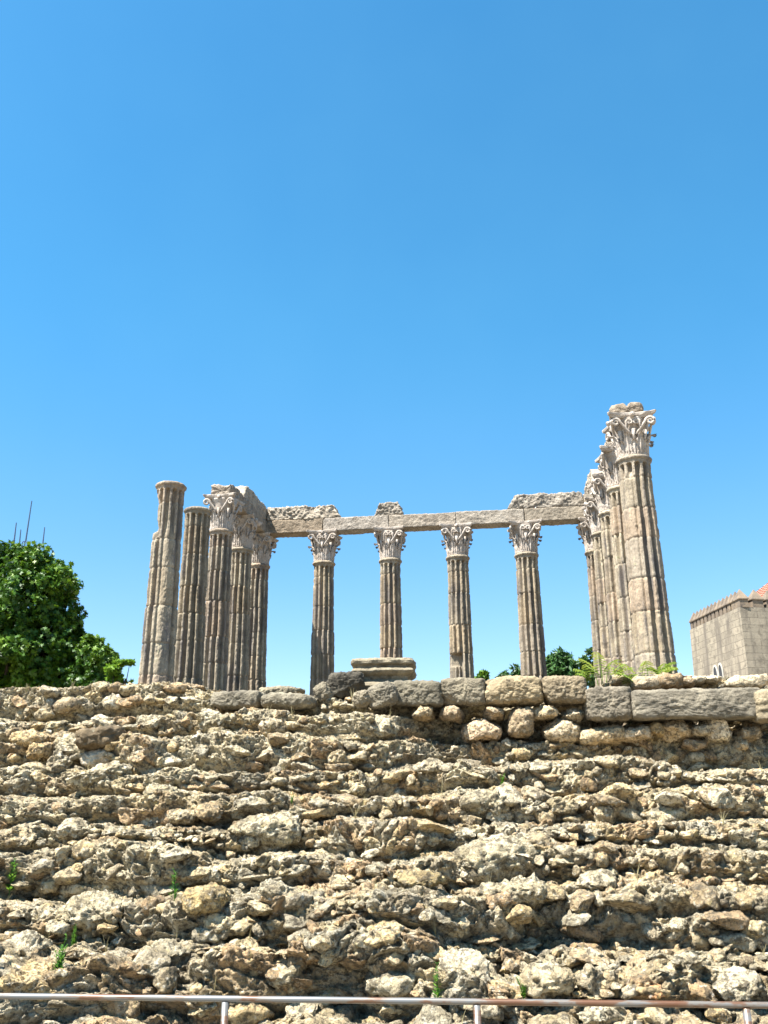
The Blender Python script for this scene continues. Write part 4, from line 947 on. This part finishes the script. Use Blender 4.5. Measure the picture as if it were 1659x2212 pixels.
# ------------------------------------------------------------------ stone tower on the right
def tower():
    Yc = 44.0; C0 = at_y(1598, 1311, Yc); zt = C0[2]; Lf = at_z(1490, 1361, zt); Rt0 = at_z(1659, 1313, zt)
    dirR = (Rt0 - C0)[:2]; dirR /= np.linalg.norm(dirR); Rt = C0[:2] + dirR * 9.0
    dirL = (Lf - C0)[:2]; LL = np.linalg.norm(dirL); dirL /= LL
    back = Lf[:2] + dirR * 9.0
    root = empty('stone_tower', (C0[0], C0[1], 0)); tag(root, 'weathered beige block stone tower with pointed merlons at the right edge', 'tower')
    o = C0[:2]; bat = .05
    cen = (C0[:2] + Rt + Lf[:2] + back) / 4
    top = [C0[:2], Rt, back, Lf[:2]]; zb = 0.0
    bot = [p + (p - cen) / np.linalg.norm(p - cen) * .35 for p in top]
    # walls as subdivided quads with their own uv (metres)
    me_v, me_f, uvs = [], [], []
    for i in range(4):
        a, b = top[i], top[(i + 1) % 4]; a0, b0 = bot[i], bot[(i + 1) % 4]; L = np.linalg.norm(b - a); nx, nz = 24, 30; s0 = len(me_v)
        for r in range(nz + 1):
            for c in range(nx + 1):
                f, g_ = c / nx, r / nz; p = (a0 * (1 - f) + b0 * f) * (1 - g_) + (a * (1 - f) + b * f) * g_; me_v.append((p[0] - o[0], p[1] - o[1], zt * g_))
        for r in range(nz):
            for c in range(nx):
                q = s0 + r * (nx + 1) + c; me_f.append((q, q + 1, q + nx + 2, q + nx + 1)); uvs.append([((c + dc) / nx * L + i * 3.3, (r + dr) / nz * zt) for dc, dr in ((0, 0), (1, 0), (1, 1), (0, 1))])
    s0 = len(me_v); me_v += [(p[0] - o[0], p[1] - o[1], zt - .4) for p in top]; me_f.append((s0, s0 + 1, s0 + 2, s0 + 3)); uvs.append([(0, 0), (9, 0), (9, 9), (0, 9)])
    wl = mk('wall', me_v, me_f, M['tower'], root, False)
    ul = wl.data.uv_layers.new(name='wall'); k = 0
    flat = [c for f in uvs for c in f]
    ul.data.foreach_set('uv', np.array(flat, np.float32).ravel())
    # merlons with pyramid caps
    def merlon(p, ang, w, d):
        mb = MB(); hb = .42; mb.box((0, 0, hb / 2), (w, d, hb)); w2, d2 = w / 2 + .05, d / 2 + .05
        V = [(-w2, -d2, hb), (w2, -d2, hb), (w2, d2, hb), (-w2, d2, hb), (-w2, -d2, hb + .05), (w2, -d2, hb + .05), (w2, d2, hb + .05), (-w2, d2, hb + .05), (0, 0, hb + .62)]
        mb.add(V, [(3, 2, 1, 0), (0, 1, 5, 4), (1, 2, 6, 5), (2, 3, 7, 6), (3, 0, 4, 7), (4, 5, 8), (5, 6, 8), (6, 7, 8), (7, 4, 8)])
        mb.build('merlon', M['merlon'], root, False, loc=(p[0] - o[0], p[1] - o[1], zt + .002), rot=(0, 0, ang))
    nL_ = 12; aL = math.atan2(dirL[1], dirL[0]); aR = math.atan2(dirR[1], dirR[0])
    inn = lambda p: p + (cen - p) / np.linalg.norm(cen - p) * .32
    stepL = LL / nL_
    for i in range(nL_ + 1):
        p = C0[:2] + dirL * (.28 + (LL - .56) * i / nL_) + dirR * .26; merlon(p, aL, min(.55, stepL * .62) if i else .62, .46)
    sR = .80
    for i in range(1, 11):
        merlon(C0[:2] + dirR * (.28 + sR * i) + dirL * .26, aR, .62, .46)
    # tiled roof rising inside the parapet
    def roof():
        mb = MB(); zr = zt + .05; q = [C0[:2] + dirR * 1.0 + dirL * .9, Rt - dirR * 1.0 + dirL * .9, back - dirR * 1.0 - dirL * .9, Lf[:2] + dirR * 1.0 - dirL * .9]
        ap_ = cen; zap = zr + 2.6
        for i in range(4):
            a, b = q[i], q[(i + 1) % 4]; L = np.linalg.norm(b - a); nc = int(L / .30)
            nr = 16
            for r in range(nr):
                f0, f1 = r / nr, (r + 1.25) / nr; f1 = min(f1, 1)
                n_t = max(1, int(nc * (1 - f0)))
                for c in range(n_t):
                    def pt(u_, f, dz): p = (a * (1 - u_) + b * u_) * (1 - f) + ap_ * f; return (p[0] - o[0], p[1] - o[1], zr + (zap - zr) * f + dz)
                    u0, u1 = c / n_t, (c + 1) / n_t; us = np.linspace(u0, u1, 5); dz = .07 * np.sin(np.linspace(0, math.pi, 5))
                    V = [pt(u, f0, z + .045) for u, z in zip(us, dz)] + [pt(u, f1, z) for u, z in zip(us, dz)]
                    mb.add(V, [(j, j + 1, j + 6, j + 5) for j in range(4)])
        mb.build('roof', M['tile'], root, True)
    roof()
    # twin arched window on the left face
    nrm = np.array([dirL[1], -dirL[0]]);  nrm = -nrm if nrm @ (cen - C0[:2]) > 0 else nrm
    def onface(px, py):
        r = ray(px, py); zz0 = 0
        p0 = (C0[:2] + Lf[:2]) / 2; t = (nrm @ p0) / (nrm @ r[:2])
        for it in range(4):
            z = r[2] * t + EYE; f = 1 - z / zt; p0 = (C0[:2] + Lf[:2]) / 2 * (1 - f) + (bot[0] + bot[3]) / 2 * f; t = (nrm @ p0) / (nrm @ r[:2])
        return np.array([r[0] * t, r[1] * t, r[2] * t + EYE])
    win = None
    for (xa, xb, yt_, yb) in ((1541.5, 1552.0, 1436, 1475), (1553.0, 1563.5, 1431, 1475)):
        A = onface(xa, 1455); B = onface(xb, 1455); T = onface((xa + xb) / 2, yt_); zb_ = onface((xa + xb) / 2, yb)[2]
        wd = np.linalg.norm((B - A)[:2]); dr = (B - A)[:2] / wd; c = (A + B)[:2] / 2; hgt = T[2] - zb_
        def arch(w, h): 
            P = [(-w / 2, 0), (w / 2, 0)]; s_ = h - w * .85
            for t in np.linspace(0, 1, 8): P.append((w / 2 - w / 2 * t ** 1.6, s_ + (h - s_) * math.sin(t * math.pi / 2)))
            for t in np.linspace(1, 0, 8)[1:]: P.append((-(w / 2 - w / 2 * t ** 1.6), s_ + (h - s_) * math.sin(t * math.pi / 2)))
            return P
        def ext(P, y0, y1, name, mat, par, hole=None):
            mb = MB(); n = len(P)
            T3 = lambda x, y, z: (c[0] + dr[0] * x + nrm[0] * y - o[0], c[1] + dr[1] * x + nrm[1] * y - o[1], zb_ + z)
            if hole is None:
                V = [T3(x, y, z) for y in (y0, y1) for x, z in P]; F = [tuple(range(n)), tuple(range(2 * n - 1, n - 1, -1))] + [(i, n + i, n + (i + 1) % n, (i + 1) % n) for i in range(n)]
            else:
                V = [T3(x, y, z) for y in (y0, y1) for Q in (P, hole) for x, z in Q]; F = []
                for i in range(1, n):
                    j = (i + 1) % n
                    F += [(2 * n + i, 2 * n + j, 3 * n + j, 3 * n + i), (i, j, n + j, n + i), (i, 2 * n + i, 2 * n + j, j), (n + i, n + j, 3 * n + j, 3 * n + i)]
            mb.add(V, F); return mb.build(name, mat, par, False)
        fr = ext(arch(wd, hgt), .012, .05, 'window_frame', M['white_trim'], root, arch(wd * .70, hgt * .90))
        ext(arch(wd * .70, hgt * .90), .012, .03, 'window_pane', M['dark'], fr)
tower()

# ------------------------------------------------------------------ plants
def frond(mb, base, az, length, rise, seed, tip=0.0, leaf_l=.13):
    """a pinnate leaf: arching rib with paired leaflets"""
    rn = np.random.RandomState(seed); n = 13; P = []
    for i in range(n):
        t = i / (n - 1); P.append(np.array([math.cos(az) * length * (.2 * t + .42 * t * t), math.sin(az) * length * (.2 * t + .42 * t * t), length * rise * (t - .42 * t * t)]) + base)
    mb.tube(P, np.linspace(.006, .002, n), 4, (.3, .3, .3))
    for i in range(3, n):
        t = i / (n - 1); d = P[i] - P[i - 1]; d /= np.linalg.norm(d); s = np.cross(d, [0, 0, 1.0]); s /= np.linalg.norm(s) + 1e-6
        for sg in (-1, 1):
            l = leaf_l * (1.1 - .55 * t) * rn.uniform(.8, 1.2); q = sg * s * .9 + d * .45 + np.array([0, 0, -.30 - .2 * rn.rand()]); q /= np.linalg.norm(q); w = np.cross(q, [0, 0, 1.0]); w /= np.linalg.norm(w) + 1e-6; w = w * l * .19
            c = P[i]; col = np.clip(.35 + .5 * t * tip + rn.normal(0, .12), 0, 1)
            mb.add([c, c + q * l * .35 + w, c + q * l * .75 + w * .7 + [0, 0, -.008], c + q * l + [0, 0, -.02], c + q * l * .75 - w * .7 + [0, 0, -.008], c + q * l * .35 - w], [(0, 1, 2, 3), (0, 3, 4, 5)], (col,) * 3)
def frond_plant(label, px, py, y, fr):
    b = at_y(px, py, y); root = empty('frond_plant', b); tag(root, label, 'plant', 'fern like plants at the foot of the right columns')
    for i, (dx, az, L, rise, tip) in enumerate(fr):
        mb = MB(); frond(mb, np.array([dx, .03 * math.sin(i * 2.0), 0]), math.radians(az), L, rise, int(px) + i, tip); mb.build('frond', M['frond'], root)
frond_plant('larger yellow green clump of feathery fronds above the brownish block', 1302, 1480, 12.75,
    [(-.14, 165, .40, 1.1, .2), (-.06, 120, .62, 1.25, .6), (0, 85, .78, 1.25, .9), (.05, 45, .66, 1.1, .4), (.12, 15, .60, .8, .2), (-.02, 255, .56, 1.25, .3), (-.18, 190, .30, 1.0, .2), (.14, 300, .48, 1.0, .2), (-.12, 230, .42, 1.1, .3), (.2, 0, .42, .6, .1)])
frond_plant('middle clump of feathery fronds with reddish tips in front of the nearest column', 1388, 1486, 12.5,
    [(-.12, 170, .56, 1.0, .8), (-.04, 125, .60, 1.2, .9), (.08, 70, .66, 1.15, 1.0), (.18, 30, .56, 1.0, .9), (.0, 270, .52, 1.15, .3), (.14, 320, .50, .95, .5), (-.16, 210, .46, .8, .3), (.28, 50, .50, .95, .9)])
frond_plant('small bright clump of fronds at the right foot of the nearest column', 1430, 1462, 12.6, [(0, 20, .40, 1.0, .1), (.02, 60, .36, 1.1, .1), (0, 340, .32, .7, .1), (-.02, 150, .26, 1.0, .2)])

def weed(label, px, py, hgt_px, kind, seed, name='weed'):
    p = wall_hit(px, py); p = p + np.array([0, -.10, .0]); H = hgt_px * np.linalg.norm(p - np.array([0, 0, EYE])) / FPX; rn = np.random.RandomState(seed)
    mb = MB()
    nst = {'tuft': 5, 'stalk': 2, 'grass': 14}[kind]
    for i in range(nst):
        a = rn.uniform(0, 6.28); l = H * rn.uniform(.65, 1.05); lean = rn.uniform(.1, .35) if kind != 'stalk' else .08
        P = [np.array([math.cos(a) * lean * l * t ** 1.5, math.sin(a) * lean * l * t ** 1.5, l * t]) for t in np.linspace(0, 1, 9)]
        if kind == 'grass': mb.tube(P, np.linspace(.003, .001, 9), 3, (rn.rand(),) * 3); continue
        mb.tube(P, np.linspace(.004, .0015, 9), 4, (.3,) * 3)
        for q in range(44 if kind == 'tuft' else 40):
            t = rn.uniform(.08, 1); c = np.array([np.interp(t, np.linspace(0, 1, 9), [p_[k] for p_ in P]) for k in range(3)]); az = rn.uniform(0, 6.28); ll = H * rn.uniform(.13, .26) * (1.15 - .7 * t)
            d = np.array([math.cos(az), math.sin(az), .55]); d /= np.linalg.norm(d); w = np.cross(d, [0, 0, 1]); w /= np.linalg.norm(w); w *= ll * .14
            mb.add([c, c + d * ll * .5 + w, c + d * ll, c + d * ll * .5 - w], [(0, 1, 2, 3)], (rn.rand(),) * 3)
    o = mb.build(name, M['dry'] if kind == 'grass' else M['weed'], None, False, loc=p)
    tag(o, label, 'plant')
weed('bright green leafy weed low at the left, upper of the two', 168, 2046, 40, 'tuft', 1)
weed('bright green leafy weed low at the left, lower of the two', 134, 2110, 70, 'tuft', 2)
weed('tall thin green weed right of the upper left weeds', 382, 1946, 64, 'stalk', 3)
weed('thin dull stalk weed at the left edge halfway down the wall', 28, 1934, 74, 'stalk', 4)
weed('slender green weed just above the middle post of the handrail', 944, 2160, 66, 'stalk', 5)
weed('small bright green weed beside the big white angular rock', 1127, 2152, 36, 'tuft', 6)
weed('little green weed in the upper right ledges of the wall', 1084, 1702, 30, 'tuft', 7)
weed('tiny green tuft on a middle ledge left of centre', 632, 1736, 18, 'tuft', 8)
weed('tiny green sprig under the light grey boulder', 250, 1668, 14, 'tuft', 9)
weed('thin dry grass growing from the crest above the wedge shaped stone', 762, 1522, 34, 'grass', 10, 'dry_grass')
weed('thin dry grass below the round topped boulder', 1008, 1600, 30, 'grass', 11, 'dry_grass')
weed('dry grass stalks on the left part of the wall crest', 62, 1500, 20, 'grass', 12, 'dry_grass')
weed('sparse dry stalks on the crest near the second tree', 160, 1494, 22, 'grass', 13, 'dry_grass')

rg = np.random.RandomState(91); mb = MB()
for i in range(230):
    j = rg.randint(60, NR - 62); c = rg.randint(40, NU - 40)
    if abs(U[c]) > 4.2 + 3.2 * baseZ[j, c] / 3.5: continue
    x, y = wall_xy(U[c], baseN[j, c] + .7 * h[j, c]); b = np.array([x, y, baseZ[j, c] + .4 * h[j, c]])
    for q in range(rg.randint(2, 7)):
        l = rg.uniform(.05, .16); a = rg.uniform(0, 6.28); le = rg.uniform(.1, .6)
        P = [b + np.array([math.cos(a) * le * l * t ** 1.6, math.sin(a) * le * l * t ** 1.6, l * t]) for t in (0, .35, .7, 1)]
        mb.tube(P, [.0028, .0022, .0016, .0008], 3, (rg.rand(),) * 3)
tag(mb.build('dry_grass_tufts', M['dry'], None), kind='stuff')

# ------------------------------------------------------------------ handrail in front
ZR = EYE - 1.10
a = at_z(0, 2151.5, ZR); b = at_z(1659, 2171.5, ZR); d = (b - a) / np.linalg.norm(b - a)
root = empty('handrail', (a[0], a[1], 0)); tag(root, 'worn rusty steel tube handrail on thin posts in front of the wall', 'railing')
o0 = np.array([a[0], a[1], 0.0])
mb = MB(); P0, P1 = a - d * 2.0, b + d * 2.0; mb.tube([P0 + (P1 - P0) * t - o0 for t in np.linspace(0, 1, 40)], .0165, 14); mb.build('rail', M['rail'], root, True)
for px in (-58, 487, 1030, 1611):
    p = at_z(px, 2151.5 + 20 * px / 1659, ZR); mb = MB(); mb.tube([np.array([p[0], p[1], 0.0]) - o0, np.array([p[0], p[1], ZR - .015]) - o0], .021, 12); mb.tube([np.array([p[0], p[1], .004]) - o0, np.array([p[0], p[1], .014]) - o0], .05, 14); mb.build('post', M['rail'], root, True)
